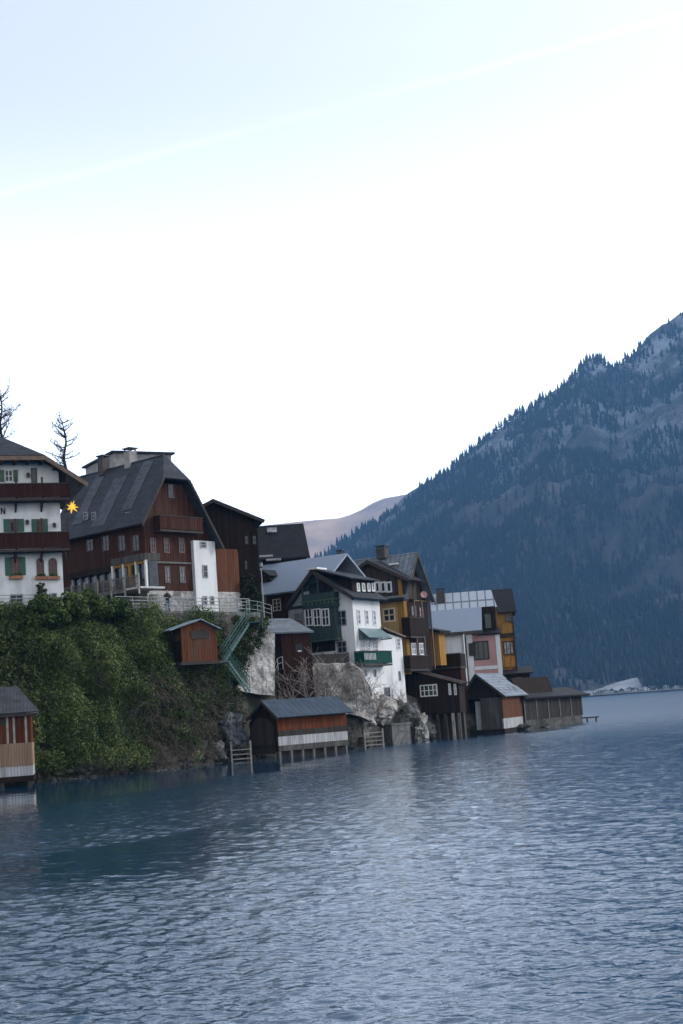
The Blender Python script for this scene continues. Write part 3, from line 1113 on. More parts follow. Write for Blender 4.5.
# green boarding of the gable (left part and upper triangle)
yg, _ = h.on('y', 334, 620)
_, zg0 = h.on('y', 320, 640)
mb = MB()
zz = lambda u: zroof(u) - .3
mb.prism([(-.06, yg, zg0), (-.06, yL - .02, zg0), (-.06, yL - .02, zz(yL)), (-.06, ur, zz(ur)), (-.06, yg, zz(yg))], (.055, 0, 0))
part(h, mb, 'gable_cladding', W['palegreen'])
_, zt1 = h.on('y', 311, 582)
mb = MB().prism([(-.12, ur - 2.1, zz(ur - 2.1)), (-.12, ur + 1.6, zz(ur + 1.6)), (-.12, ur, zz(ur))], (.05, 0, 0))
part(h, mb, 'gable_panel', W['green'])
# bay
bo = .95
b0, _ = h.on('y', 336, 620, bo)
b1, _ = h.on('y', 303.5, 620, bo)
_, zb0 = h.on('y', 320, 640, bo)
_, zb1 = h.on('y', 320, 627, bo)
_, zb2 = h.on('y', 320, 608, bo)
_, zb3 = h.on('y', 320, 601, bo)
_, zb4 = h.on('y', 320, 593, bo)
mb = MB()
fbox(mb, 'y', b0, b1, .07, bo, zb0, zb1)
fbox(mb, 'y', b0, b1, .07, bo, zb2, zb3)
fbox(mb, 'y', b0 + .12, b1 - .12, .07, bo - .14, zb1, zb2)
bay = part(h, mb, 'bay', W['green'])
m2 = MB()
fbox(m2, 'y', b0 - .1, b1 + .1, .07, bo + .1, zb3, zb3 + .12)
fbox(m2, 'y', b0 - .1, b1 + .1, .07, bo + .1, zb0 - .12, zb0)
for k in range(8):
    u = b0 + .2 + (b1 - b0 - .4) * k / 7
    fbox(m2, 'y', u - .07, u + .07, bo + .0, bo + .08, zb3 - .3, zb3)
m2.build('bay_cornice', W['shutterdark'], bay)
m2 = MB()
fbox(m2, 'y', b0, b1, bo - .1, bo, zb3 + .12, zb4)
fbox(m2, 'y', b0, b0 + .1, .07, bo - .1, zb3 + .12, zb4)
fbox(m2, 'y', b1 - .1, b1, .07, bo - .1, zb3 + .12, zb4)
m2.build('loggia_parapet', W['green'], bay)
_, zl = h.on('y', 316, 583, .1)
m2 = MB()
fbox(m2, 'y', b0 + .55, b1 - .35, .12, .16, zb4 - .1, zl)
m2.build('loggia_shade', W['glass'], bay)  # dark glass sheet standing in for the shaded recess
m2 = MB()
for u in (b0 + .05, b1 - .05, (b0 + b1) / 2):
    fbox(m2, 'y', u - .07, u + .07, bo - .15, bo - .03, zb4, zz(u) + .1)
m2.build('loggia_post', W['green'], bay)
for k in range(3):
    a = 305.0 + k * 8.4
    window(h, 'y', a, 608.5, a + 7.6, 626, off=bo - .1, cols=2, rows=2, frame='frame', pane='glass', fw=.1)
window(h, 'y', 294.5, 613.5, 302.5, 627, off=.07, cols=2, rows=2, frame='greyframe', pane='curtain')
mb = MB()
_, z = h.on('y', 297, 630, .7)
_, z2 = h.on('y', 297, 637, .7)
fbox(mb, 'y', b1 + .02, yL, .07, .75, z2, z)
part(h, mb, 'side_balcony', W['green'])
m2 = MB()
fbox(m2, 'y', b1 + .02, yL, .08, .14, h.on('y', 297, 609, .1)[1], h.on('y', 297, 606, .1)[1])
part(h, m2, 'beam', W['green'])
_, z3 = h.on('y', 322, 641, .05)
_, z4 = h.on('y', 322, 652, .05)
mb = MB()
fbox(mb, 'y', yg + .05, h.on('y', 312, 645)[0], .005, .05, z4, z3)
part(h, mb, 'lower_cladding', W['darkwood'])
window(h, 'y', 336.5, 610.5, 346.5, 626, cols=2, rows=2, frame='greyframe', fw=.1)
window(h, 'y', 337.5, 641, 347, 653, cols=2, rows=2, frame='greyframe', fw=.1)
# lake side narrow windows
for x in (357, 365, 372.5):
    window(h, 'x', x, 609.5 + (x - 357) * .05, x + 3.2, 624.5 + (x - 357) * .05, cols=1, rows=3, frame='frame', pane='curtain', fw=.09)
# long shed dormer in the lake slope
zed = zroof(0)
e0 = h.on('x', 374, 592, -.25)
d0u = .6
d1u = min(Lx - .1, h.on('x', 374.5, 586, -.2)[0])
_, zd1 = h.on('x', 365, 579.5, -.2)
_, zd0 = h.on('x', 365, 591.5, -.2)
mb = MB().box(d0u, d1u, .2, ur, zd0 - .6, zd1)
dm = mb.build('dormer', W['darkwood'], ro)
mb = MB().slab([(d0u - 1.2, -.35, zd1 - .03), (d1u + .4, -.35, zd1 - .03), (d1u + .4, ur, zr + .12), (d0u - 1.2, ur, zr + .12)], .12)
part(h, mb, 'dormer_roof', W['slatex'])
for x in (356.5, 361.7, 367, 371.5):
    window(h, 'x', x, 583.0, x + 3.0, 591.5, off=-.2, cols=1, rows=1, frame='frame', pane='curtain', fw=.14)
# lower annex towards the right
L2, _ = h.on('x', 405, 680)
L3, _ = h.on('x', 392, 680)
_, za = h.on('x', 390, 634, 0)
_, zb_ = h.on('x', 404, 638, 0)
_, zlow = h.on('x', 395, 712, 0)
mb = MB().prism([(Lx + .02, 0, zlow - 2), (L2, 0, zlow - 2), (L2, 0, zb_), (Lx + .02, 0, za + .2)], (0, 4, 0))
part(h, mb, 'annex_wall', W['white'])
mb = MB().slab([(Lx - .1, -.35, za + .62), (L2 + .3, -.35, zb_ + .15), (L2 + .3, 4, zb_ + .15), (Lx - .1, 4, za + .62)], .14)
part(h, mb, 'annex_roof', W['eaveligt'])
mb = MB().box(0.05, Lx, .06, 4, zlow - 2, -1.0)
part(h, mb, 'foundation', W['whiteshade'])
# glazed canopy over the balcony, balcony, dish
c0, _ = h.on('x', 358.5, 630, 0)
c1, _ = h.on('x', 391, 637, 1.0)
_, zc1 = h.on('x', 372, 628.5, 0)
_, zc0 = h.on('x', 376, 637.5, 1.1)
mb = MB().slab([(c0, -.0, zc1), (c1, -.0, zc1), (c1, -1.15, zc0), (c0 - .1, -1.15, zc0)], .06)
cn = part(h, mb, 'canopy', W['teal'])
mb = MB()
for u in (c0 + .02, c1 - .1):
    mb.tube((u, -1.1, zc0 - .06), (u, 0, zc0 - .06), .05, n=4).tube((u, -.05, zc0 - .06), (u, -.05, zc1 - .07), .05, n=4).tube((u, -.05, zc1 - .3), (u, -.55, zc0 - .06), .035, n=4)
mb.build('canopy_frame', W['shutterdark'], cn)
_, zq1 = h.on('x', 378, 650.5, 1.0)
_, zq0 = h.on('x', 378, 663.5, 1.0)
g0, _ = h.on('x', 364, 657, 1.0)
g1, _ = h.on('x', 392, 657, 1.0)
b = balcony(h, 'x', g0, g1, 1.0, zq0, zq1, 'balgreen')
m2 = MB()
for k in range(9):
    u = g0 + .12 + (g1 - g0) * .42 * k / 9
    m2.box(u, u + .07, -1.03, -1.005, zq0 + .35, zq1 - .25)
m2.build('balusters', W['frame'], b)
for (a, b_, c_, d) in ((360, 640, 364.5, 652), (367, 641, 370, 651), (373.5, 641, 377.5, 652), (396, 638, 400, 650)):
    window(h, 'x', a, b_, c_, d, cols=1, rows=3, frame='frame', pane='curtain', fw=.09)
for (a, b_, c_, d) in ((364.3, 669, 366.5, 676.5), (373.5, 669.5, 376, 677), (398.5, 671, 400.5, 681), (384, 687, 390, 698)):
    window(h, 'x', a, b_, c_, d, cols=1, rows=1, frame='greyframe', fw=.08)


def dish(px, py, Y, r, mat, label, face):
    p = P(px, py, Y)
    e = empty('satellite_dish', p, 0, label, 'satellite dish')
    mb = MB()
    f = Vector(face).normalized()
    u = f.cross(Vector((0, 0, 1))).normalized()
    w = u.cross(f)
    rings = [(0, -.16), (.35, -.14), (.7, -.08), (1, 0)]
    vs, fs = [], []
    n = 14
    for k, d in rings:
        for i in range(n):
            t = 6.2832 * i / n
            vs.append(f * (d * r * 1.6) + u * (k * r * math.cos(t)) + w * (k * r * math.sin(t)))
    for k in range(3):
        for i in range(n):
            fs.append((k * n + i, k * n + (i + 1) % n, (k + 1) * n + (i + 1) % n, (k + 1) * n + i))
    mb.add(vs, fs)
    mb.build('reflector', mat, e, True)
    mb = MB().tube(f * (-.25 * r), f * (-.25 * r) - f * .5 - Vector((0, 0, .1)), .03).tube(-w * r * .95, f * r * .9 - w * .1, .015).tube(f * r * .9 - w * .1, f * r * .75 - w * .1, .05)
    mb.build('arm', W['metal'], e)


# ---- 7. ochre house with brown cross gable
h2 = House('ochre_house', 408, 668, 141, 62, 'ochre house with brown boarded cross gable and dark lakeside balconies')
h = h2
of = .8
yL, _ = h.on('y', 345, 640)
Lx = 5.6
ze = h.on('y', 400, 600, .5)[1]
zr = h.on('y', 385, 556, -2.8)[1]
_, zl = h.on('y', 395, 600)
mb = MB().box(0, Lx, 0, yL, -.35, zl)
part(h, mb, 'wall', W['yellow'])
mb = MB().box(.6, Lx, 2.6, yL, -5, -.36)
part(h, mb, 'understorey', W['darkwood'])
mb = MB().prism([(.1, .05, zl + .02), (Lx - .1, .05, zl + .02), (2.8, .05, zr - .3)], (0, yL, 0))
part(h, mb, 'attic_wall', W['darkwood'])
mb = MB()
mb.slab([(-.5, -.7, ze), (-.5, yL, ze), (2.8, yL, zr), (2.8, -.7, zr)], .18)
mb.slab([(Lx + .5, -.7, ze), (Lx + .5, yL, ze), (2.8, yL, zr), (2.8, -.7, zr)], .18)
ro = part(h, mb, 'roof', W['seamroof'])
mb = MB()
for (xa, xb) in ((-.5, 2.8), (Lx + .5, 2.8)):
    mb.prism([(xa, -.75, ze), (xb, -.75, zr), (xb, -.75, zr - .4), (xa, -.75, ze - .4)], (0, .045, 0))
mb.build('bargeboard', W['eave'], ro)
# cross gable
tp = sorted((h.on('y', 409, 579, .9), h.on('y', 367, 560, .9), h.on('y', 343, 577, .9)))
(ua, za), (ur, zrg), (ub, zb_) = tp
cy0, _ = h.on('y', 405, 590, .15)
cy1, _ = h.on('y', 347, 590, .15)


def zg(u):
    return za + (zrg - za) * (u - ua) / (ur - ua) if u < ur else zb_ + (zrg - zb_) * (ub - u) / (ub - ur)


mb = MB().prism([(-.15, cy0, zl), (-.15, cy1, zl), (-.15, cy1, zg(cy1) - .2), (-.15, ur, zrg - .2), (-.15, cy0, zg(cy0) - .2)], (2.6, 0, 0))
cg = part(h, mb, 'cross_gable', W['gable'])
mb = MB()
mb.slab([(-.9, ua, za), (2.7, ua, za), (2.7, ur, zrg), (-.9, ur, zrg)], .14)
mb.slab([(-.9, ub, zb_), (2.7, ub, zb_), (2.7, ur, zrg), (-.9, ur, zrg)], .14)
mb.build('cross_roof', W['darkroof'], cg)
mb = MB()
for (u_, z_) in ((ua, za), (ub, zb_)):
    mb.prism([(-.95, u_, z_ + .02), (-.95, ur, zrg + .02), (-.95, ur, zrg - .34), (-.95, u_, z_ - .34)], (.045, 0, 0))
mb.build('bargeboard', W['eave'], cg)
for (a, c_) in ((375, 380), (380.5, 386), (386.3, 392)):
    window(h, 'y', a, 581.5, c_, 592.5, off=.15, cols=1, rows=1, frame='frame', fw=.16)
up, _ = h.on('y', 400.5, 590, .15)
mb = MB()
fbox(mb, 'y', up - .2, up + .2, .155, .25, zl + .3, zg(up) - .6)
part(h, mb, 'gable_pilaster', W['mustard'])
# pent roof band and ochre corner
mb = MB().slab([(-.75, -.4, zl - .05), (-.75, yL, zl - .05), (.0, yL, zl + .35), (.0, -.4, zl + .35)], .14)
part(h, mb, 'pent_roof', W['darkroofy'])
mb = MB().box(-.07, .62, -.09, .62, -.6, zl - .1)
part(h, mb, 'corner_pilaster', W['mustard'])
window(h, 'y', 383, 608, 395.5, 622, cols=2, rows=2, frame='cream', fw=.16)
chimney(h, 2.6, h.on('y', 383, 560, -2.6)[0], zr - .3, zr + .75, .95, 'brick', ro)
chimney(h, 2.9, h.on('y', 340, 562, -2.6)[0], zr - .6, zr + .9, .6, 'brick', ro)
us, zs = h.on('y', 394, 564, -2.0)
mb = MB().box(1.75, 2.1, us - .5, us + .5, zs - .1, zs + .08)
mb.build('snow_guard', W['frame'], ro)
# lakeside balconies
for (y0, y1, xr) in ((617, 636, 424), (655, 669, 428)):
    u0, _ = h.on('x', 409.5, y0, .9)
    u1, _ = h.on('x', xr, y0, .9)
    _, z1 = h.on('x', 416, y0, .9)
    _, z0 = h.on('x', 416, y1, .9)
    balcony(h, 'x', u0, max(u1, u0 + 3), .9, z0, z1, 'darkwood')
mb = MB()
_, z0 = h.on('x', 416, 669, .9)
for u in (.85, 2.6, 4.6):
    fbox(mb, 'x', u - .08, u + .08, .72, .85, z0, zl - .1)
part(h, mb, 'balcony_post', W['brownframe'])
mb = MB()
fbox(mb, 'x', .7, Lx, .005, .06, -.34, zl - .05)
part(h, mb, 'side_cladding', W['darkwood'])
for (a, b_, c_, d) in ((411, 606, 416, 616), (419, 607, 423, 617), (411, 643, 416, 655), (419, 643, 424, 655)):
    window(h, 'x', a, b_, c_, d, off=.06, cols=1, rows=2, frame='frame' if b_ > 640 else 'brownframe', pane='curtain', fw=.12)
# rear ochre wing
mb = MB().box(Lx + 1.2, Lx + 2.6, -.5, 2.5, .2, zl - 3.0)
part(h, mb, 'rear_wing', W['mustard'])
mb = MB().slab([(Lx + .6, -1.0, zl - 3.1), (Lx + 3.2, -1.0, zl - 3.1), (Lx + 3.2, 2.5, zl - 2.2), (Lx + .6, 2.5, zl - 2.2)], .25)
part(h, mb, 'rear_wing_roof', W['darkroof'])
dish(385.5, 643.5, 138.3, .42, W['dish'], 'white satellite dish above the small green balcony', (.5, -.8, .3))
dish(424, 594.5, 142, .36, W['dishpink'], 'pinkish round satellite dish at the ochre house roof edge', (.3, -.9, .2))

# ---- 9. dark timber lake house
h = House('dark_lake_house', 461, 717, 142.5, 77, 'very dark timber house over the water with white window and pale verge board')
yL, _ = h.on('y', 409, 700)
r0 = h.on('y', 462.5, 682, .35)
r1 = h.on('y', 408, 668, .35)
Lx = 3.6
_, zbt = h.on('y', 440, 714)
m_ = (r1[1] - r0[1]) / (r1[0] - r0[0])
mb = MB().prism([(0, 0, zbt), (0, yL, zbt), (0, yL, r0[1] + m_ * (yL - r0[0]) - .2), (0, 0, r0[1] + m_ * (0 - r0[0]) - .2)], (Lx, 0, 0))
part(h, mb, 'wall', W['darkwood'])
mb = MB().slab([(-.35, r0[0], r0[1]), (Lx + .3, r0[0], r0[1]), (Lx + .3, r1[0], r1[1]), (-.35, r1[0], r1[1])], .12)
ro = part(h, mb, 'roof', W['darkroofy'])
mb = MB().prism([(-.4, r0[0], r0[1] + .02), (-.4, r1[0], r1[1] + .02), (-.4, r1[0], r1[1] - .22), (-.4, r0[0], r0[1] - .22)], (.045, 0, 0))
mb.build('bargeboard', W['eaveligt'], ro)
window(h, 'y', 420, 684.5, 437.5, 696.5, cols=4, rows=2, frame='frame', fw=.11)
window(h, 'y', 448.5, 683.5, 451, 695, cols=1, rows=1, frame='frame', pane='curtain', fw=.08)
window(h, 'y', 454, 684, 456.5, 695, cols=1, rows=1, frame='frame', pane='curtain', fw=.08)
zw = h.gz(-.8)
for (a, mt) in ((453.5, 'palepost'), (446, 'eave'), (438, 'eave'), (459.5, 'post')):
    u, _ = h.on('y', a, 725)
    mb = MB().box(-.0 + .02, .26, u - .14, u + .14, zw, zbt)
    part(h, mb, 'pile', W[mt])
u0, _ = h.on('y', 431, 725)
mb = MB().box(.25, Lx, u0, yL, zw, zbt - .01)
part(h, mb, 'stone_plinth', W['wetrock'])
mb = MB().box(2.4, Lx - .02, .1, u0 - .02, zw, zbt - .02)  # dark block in place of the shade under the house
part(h, mb, 'shade_backing', W['eave'])

# terrace deck with dark rail beside the white house
h = House('roof_terrace', 461, 670, 148.5, 70, 'dark roof terrace with boarded railing in front of the plain white wall', 'terrace')
yL, _ = h.on('y', 430, 668)
_, z1 = h.on('y', 446, 654.5)
_, z0 = h.on('y', 446, 667)
mb = MB().box(0, 2.2, 0, yL, z0 - .25, z0)
part(h, mb, 'deck', W['eave'])
mb = MB()
for k in range(int(yL / .16)):
    mb.box(0, .04, k * .16, k * .16 + .152, z0, z1)
mb.box(0, 2.0, -.04, 0, z0, z1)
part(h, mb, 'railing', W['darkwood'])
mb = MB().box(-.05, .1, -.06, yL, z1, z1 + .08)
part(h, mb, 'handrail', W['post'])
mb = MB().box(.2, 2.0, .1, yL, h.gz(2.5), z0 - .26)
part(h, mb, 'understorey', W['reddark'])

# ---- 10. plain white house with frosted lean-to roof
h = House('plain_white_house', 467, 682, 158, 82, 'plain white windowless house with a frosted lean-to roof')
yL, _ = h.on('y', 436, 650)
ze = h.on('y', 455, 632, .5)[1]
zt = h.on('y', 455, 609, -2.6)[1]
mb = MB().prism([(0, 0, -4), (6, 0, -4), (6, 0, zt - .4), (2.6, 0, zt - .2), (0, 0, ze - .1)], (0, yL, 0))
part(h, mb, 'wall', W['white'])
ya, _ = h.on('y', 482, 630, .5)
yb, _ = h.on('y', 430, 628, .5)
mb = MB().slab([(-.5, ya, ze), (-.5, yb, ze), (2.6, yb, zt), (2.6, ya, zt)], .16)
ro = part(h, mb, 'roof', W['snowroof'])
mb = MB().box(-.6, -.5, ya, yb, ze - .34, ze - .02)
mb.build('icy_gutter', W['greywood'], ro)
mb = MB()
fbox(mb, 'y', .02, .2, .005, .12, -3, ze - .25)
part(h, mb, 'downpipe', W['metal'])

# ---- pink house
h = House('pink_house', 502.5, 672, 160, 87, 'pink rendered house with white corner strips and dark shuttered opening')
yL, _ = h.on('y', 467, 650)
_, zt = h.on('y', 485, 634.5)
mb = MB().box(0, 6, 0, yL, -4, zt)
part(h, mb, 'wall', W['pink'])
ys, _ = h.on('y', 473, 650)
mb = MB()
fbox(mb, 'y', -.02, .48, .005, .07, -3, zt)
fbox(mb, 'y', ys, yL + .02, .005, .09, -3, zt + .1)
_, zb0 = h.on('y', 485, 669.5)
_, zb1 = h.on('y', 485, 666)
fbox(mb, 'y', .5, ys - .02, .005, .05, zb0, zb1)
part(h, mb, 'corner_strip', W['white'])
window(h, 'y', 473, 641, 489, 660, cols=3, rows=1, frame='eave', pane='glass', fw=.14)
u0, _ = h.on('y', 469, 650, .3)
u1, _ = h.on('y', 476, 650, .3)
_, z1 = h.on('y', 472, 643, .3)
_, z0 = h.on('y', 472, 656, .3)
mb = MB()
fbox(mb, 'y', u1, u0, .12, .3, z0, z1)
part(h, mb, 'open_shutter', W['eave'])
_, zu = h.on('y', 492, 606)
mb = MB().box(.3, 5.8, .2, yL * .62, zt + .02, zu)
part(h, mb, 'upper_storey', W['darkwood'])
mb = MB().slab([(-.5, -.2, zt + .05), (-.5, yL * .66, zt + .05), (.4, yL * .66, zt + .5), (.4, -.2, zt + .5)], .14)
part(h, mb, 'pent_roof', W['darkroofy'])
window(h, 'y', 485, 614, 491, 628, off=-.3, cols=2, rows=2, frame='shutterdark')

# ---- ochre boarded house with big roof behind
h = House('ochre_boarded_house', 517, 668, 165, 85, 'tall narrow ochre boarded house under a half frosted, half bare roof')
yL, _ = h.on('y', 432, 640)
ye, _ = h.on('y', 500, 640)
ze = h.on('y', 500, 612.5, .5)[1]
zr = h.on('y', 490, 590, -3.0)[1]
mb = MB().prism([(0, 0, -5), (6, 0, -5), (6, 0, ze - .1), (3, 0, zr - .3), (0, 0, ze - .15)], (0, yL, 0))
part(h, mb, 'wall', W['mustard'])
yd, _ = h.on('y', 497, 605, -1)
mb = MB()
mb.slab([(-.5, -.5, ze), (-.5, yd, ze), (3, yd + .5, zr), (3, -.3, zr)], .16)
mb.slab([(6.5, -.5, ze), (6.5, yL, ze), (3, yL, zr), (3, -.3, zr)], .16)
ro = part(h, mb, 'roof', W['darkroofy'])
ke = .25
mb = MB().slab([(-.5 + 3.5 * ke, yd + .02, ze + (zr - ze) * ke), (-.5 + 3.5 * ke, yL, ze + (zr - ze) * ke), (3, yL, zr + .01), (3, yd + .52, zr + .01)], .16)
mb.build('frosted_roof', W['snowtile'], ro)
chimney(h, 2.0, h.on('y', 441, 600, -2)[0], zr - 1.4, zr + .2, .9, 'brick', ro)
_, z1 = h.on('y', 508, 634)
_, z2 = h.on('y', 508, 637)
mb = MB()
fbox(mb, 'y', -.06, ye, .005, .3, z2, z1)
fbox(mb, 'y', -.06, .14, .005, .3, -2, ze - .3)
part(h, mb, 'beam', W['eave'])
window(h, 'y', 505, 614.5, 512, 622, off=0, cols=2, rows=1, frame='eave', pane='glass')
window(h, 'y', 503, 641, 514, 655, off=0, cols=3, rows=1, frame='eave', pane='curtain', fw=.12)
mb = MB()
_, z3 = h.on('y', 508, 657, .3)
_, z4 = h.on('y', 508, 667, .3)
fbox(mb, 'y', 0, ye, .2, .28, z4, z3)
part(h, mb, 'balcony_panel', W['mustard'])
mb = MB()
_, z3 = h.on('y', 508, 624, .3)
_, z4 = h.on('y', 508, 633, .3)
fbox(mb, 'y', 0, ye, .2, .28, z4, z3)
part(h, mb, 'balcony_panel', W['mustard'])

# ---- 11. frosted boathouse
h = House('frosted_boathouse', 504, 730, 150, 68, 'dark boathouse with frosted shingle roof and rust boards beside the ochre house', 'boathouse')
of = .5
yL, _ = h.on('y', 463, 715)
Lx, _ = h.on('x', 524, 715)
tips = (h.on('y', 505.5, 696, of), h.on('y', 475, 673.5, of), h.on('y', 459, 699, of))
(ua, za), (ur, zr), (ub, zb_) = sorted(tips)
zt = lambda u: za + (zr - za) * (u - ua) / (ur - ua) if u < ur else zb_ + (zr - zb_) * (ub - u) / (ub - ur)
_, zg0 = h.on('y', 485, 698)
mb = MB().prism([(0, 0, zg0), (0, yL, zg0), (0, yL, zt(yL) - .2), (0, ur, zr - .2), (0, 0, zt(0) - .2)], (Lx, 0, 0))
part(h, mb, 'gable_wall', W['darkwood'])
yo, _ = h.on('y', 481, 712)
zw = h.gz(-.6)
zf = h.gz(.35)
mb = MB().box(0, .12, .0, yo, zf, zg0 - .01).box(.14, Lx, yL - .12, yL, zf, zg0 - .01).box(Lx - .12, Lx, .14, yL - .13, zf, zg0 - .01)
part(h, mb, 'wall', W['greywood'])
zm = h.on('x', 515, 717)[1]
mb = MB().box(.0, Lx, -.05, .1, zm, zg0 + .25)
part(h, mb, 'side_cladding', W['rust'])
mb = MB().box(.0, Lx, -.04, .1, zf, zm - .01)
part(h, mb, 'side_base', W['frostwood'])
mb = MB()
for u in (.1, yo, yL - .1):
    mb.box(-.02 + .14, .34, u - .1, u + .1, zw, zf)
    mb.box(Lx - .3, Lx - .14, u - .1, u + .1, zw, zf)
part(h, mb, 'pile', W['post'])
mb = MB().box(-.05, Lx + .05, -.1, yL + .05, zf - .35, zf - .02)
part(h, mb, 'sill_beam', W['darkwood'])
r = MB()
r.slab([(-of, ua, za), (Lx + .4, ua, za), (Lx + .4, ur, zr), (-of, ur, zr)], .1)
r.slab([(-of, ub, zb_), (Lx + .4, ub, zb_), (Lx + .4, ur, zr), (-of, ur, zr)], .1)
ro = part(h, r, 'roof', W['frosttile'])
mb = MB()
for (u_, z_) in ((ua, za), (ub, zb_)):
    mb.prism([(-of - .05, u_, z_ + .02), (-of - .05, ur, zr + .02), (-of - .05, ur, zr - .3), (-of - .05, u_, z_ - .3)], (.045, 0, 0))
mb.build('bargeboard', W['eave'], ro)
mb = MB()
u, _ = h.on('y', 475.5, 710)
mb.box(.9, .98, u - .28, u + .28, zf, zg0 - .3)
part(h, mb, 'inner_door', W['frame'])
FB = h

# ---- 12. annex and dock enclosure
h = House('slate_annex', 532, 700, 163, 84, 'small dark annex with ochre window between boathouse and boarded dock', 'annex')
yL, _ = h.on('y', 508, 690)
_, zt = h.on('y', 520, 673)
mb = MB().box(0, 3, 0, yL, -4, zt - .1)
part(h, mb, 'wall', W['darkwood'])
mb = MB().slab([(-.5, -.4, zt), (-.5, yL + 1.6, zt), (3.2, yL + 1.6, zt + .8), (3.2, -.4, zt + .8)], .15)
part(h, mb, 'roof', W['darkroofy'])
window(h, 'y', 515.5, 677.5, 522, 688, cols=3, rows=1, frame='mustard', fw=.11)

h = House('boarded_dock', 526, 732, 157, 52, 'long grey boarded boat dock enclosure at the end of the shore', 'boathouse')
uR, _ = h.on('x', 582.5, 710)
_, zt = h.on('x', 526, 698)
zw = h.gz(-.6)
zs = h.gz(.95)
mb = MB().box(0, uR, 0, 4.5, zs, zt)
part(h, mb, 'wall', W['dockwood'])
mb = MB().box(-.1, uR - .4, -.12, 4.6, zw, zs - .01)
part(h, mb, 'stone_base', W['wetrock'])
mb = MB().slab([(-.3, -.5, zt + .05), (uR + .9, -.7, zt - .05), (uR + .9, 2.2, zt + .95), (-.3, 2.2, zt + .95)], .2).slab([(-.3, 5.0, zt + .05), (uR + .5, 5.0, zt + .05), (uR + .5, 2.2, zt + .95), (-.3, 2.2, zt + .95)], .14)
part(h, mb, 'roof', W['darkroof'])
um, _ = h.on('x', 551, 690, -1)
_, z2 = h.on('x', 541, 677, -2.2)
mb = MB().prism([(.2, .8, zt + .3), (.2, 3.6, zt + .3), (.2, 3.0, z2), (.2, 1.4, z2)], (um, 0, 0))
part(h, mb, 'roof_monitor', W['darkwood'])
mb = MB()
for k in range(6):
    u = .1 + (uR - .2) * k / 5
    mb.box(u - .09, u + .09, -.06, -.003, zs, zt - .1)
    part(h, mb, 'batten', W['post'])
    mb = MB()

# small jetty past the dock
p = PZ(582, 171, .55)
jt = empty('jetty', (p.x, p.y, 0), R(6), 'short low dark jetty reaching out past the boarded dock', 'jetty')
mb = MB().box(-.3, 1.9, -.5, .5, .45, .6)
mb.build('deck', W['eave'], jt)
for x in (.5, 1.6):
    MB().tube((x, -.35, -.8), (x, -.35, .44), .1).build('pile', W['eave'], jt)

# ---- 14. blue-roofed boathouse on piles
h = House('blue_roof_boathouse', 279, 756.5, 114.5, 44, 'boathouse with blue metal roof and orange boards on short piles', 'boathouse')
of = .45
zt_e = h.on('y', 277.5, 717.5, of)
tips = (zt_e, h.on('y', 261, 700.5, of), h.on('y', 246.5, 719, of))
(ua, za), (ur, zr), (ub, zb_) = sorted(tips)
yL, _ = h.on('y', 250.5, 745)
Lx, _ = h.on('x', 347, 735)
zt = lambda u: za + (zr - za) * (u - ua) / (ur - ua) if u < ur else zb_ + (zr - zb_) * (ub - u) / (ub - ur)
_, zf = h.on('x', 279, 751.5)
_, zm = h.on('x', 279, 733)
_, zm2 = h.on('x', 279, 738)
mb = MB().prism([(0, 0, zf), (0, yL, zf), (0, yL, zt(yL) - .15), (0, ur, zr - .15), (0, 0, zt(0) - .15)], (Lx, 0, 0))
part(h, mb, 'wall', W['darkwood'])
_, ztop = h.on('x', 279, 720)
_, zmid = h.on('x', 279, 731)
mb = MB().box(0.0, Lx, -.05, -.004, zmid, zt(0) - .12)
part(h, mb, 'upper_boards', W['orange'])
mb = MB().box(0.0, Lx, -.045, -.004, zm2 + .1, zmid - .005)
part(h, mb, 'middle_boards', W['doorwood'])
_, zlo = h.on('x', 279, 746.5)
mb = MB().box(0.0, Lx, -.06, -.004, zlo + .05, zm2 + .095)
part(h, mb, 'frosted_boards', W['frostwood'])
mb = MB().box(0.0, Lx, -.05, -.004, zf, zlo + .045)
part(h, mb, 'lower_boards', W['greywood'])
r = MB()
r.slab([(-of, ua, za), (Lx + .3, ua, za), (Lx + .3, ur, zr), (-of, ur, zr)], .09)
r.slab([(-of, ub, zb_), (Lx + .3, ub, zb_), (Lx + .3, ur, zr), (-of, ur, zr)], .09)
ro = part(h, r, 'roof', W['blueroof'])
mb = MB()
for (u_, z_) in ((ua, za), (ub, zb_)):
    mb.prism([(-of - .04, u_, z_ + .02), (-of - .04, ur, zr + .02), (-of - .04, ur, zr - .28), (-of - .04, u_, z_ - .28)], (.035, 0, 0))
mb.build('bargeboard', W['eave'], ro)
# arched doors
d0, d1 = .35, yL - .1
dz0 = zf - .15
dzs = zf + 1.9
dzt = zf + 2.75
for k, (a, b) in enumerate(((d0, (d0 + d1) / 2 - .015), ((d0 + d1) / 2 + .015, d1))):
    e = 0 if k == 0 else 1
    out, inn = (a, b) if k == 0 else (b, a)
    q = [(-.07, out, dz0), (-.07, inn, dz0), (-.07, inn, dzt), (-.07, (out + inn) / 2, dzt - .12), (-.07, out, dzs)]
    dd = part(h, MB().prism(q, (.06, 0, 0)), 'door', W['doorwood'])
    MB().box(-.085, -.071, min(out, inn) + .1, max(out, inn) - .1, dz0 + .5, dz0 + .62).build('hinge_strap', W['iron'], dd)
zw = h.gz(-.7)
for k in range(7):
    x = .15 + (Lx - .3) * k / 6
    MB().box(x - .1, x + .1, -.02, .18, zw, zf - .002).build('pile', W['post'], h.root)
    if k in (0, 6):
        MB().box(x - .12, x + .12, yL - .3, yL - .05, zw, zf - .002).build('pile', W['post'], h.root)
mb = MB().box(.2, Lx - .1, .35, .5, zw, zf - .01)  # dark sheet behind the piles, in place of underfloor shade
part(h, mb, 'shade_backing', W['eave'])
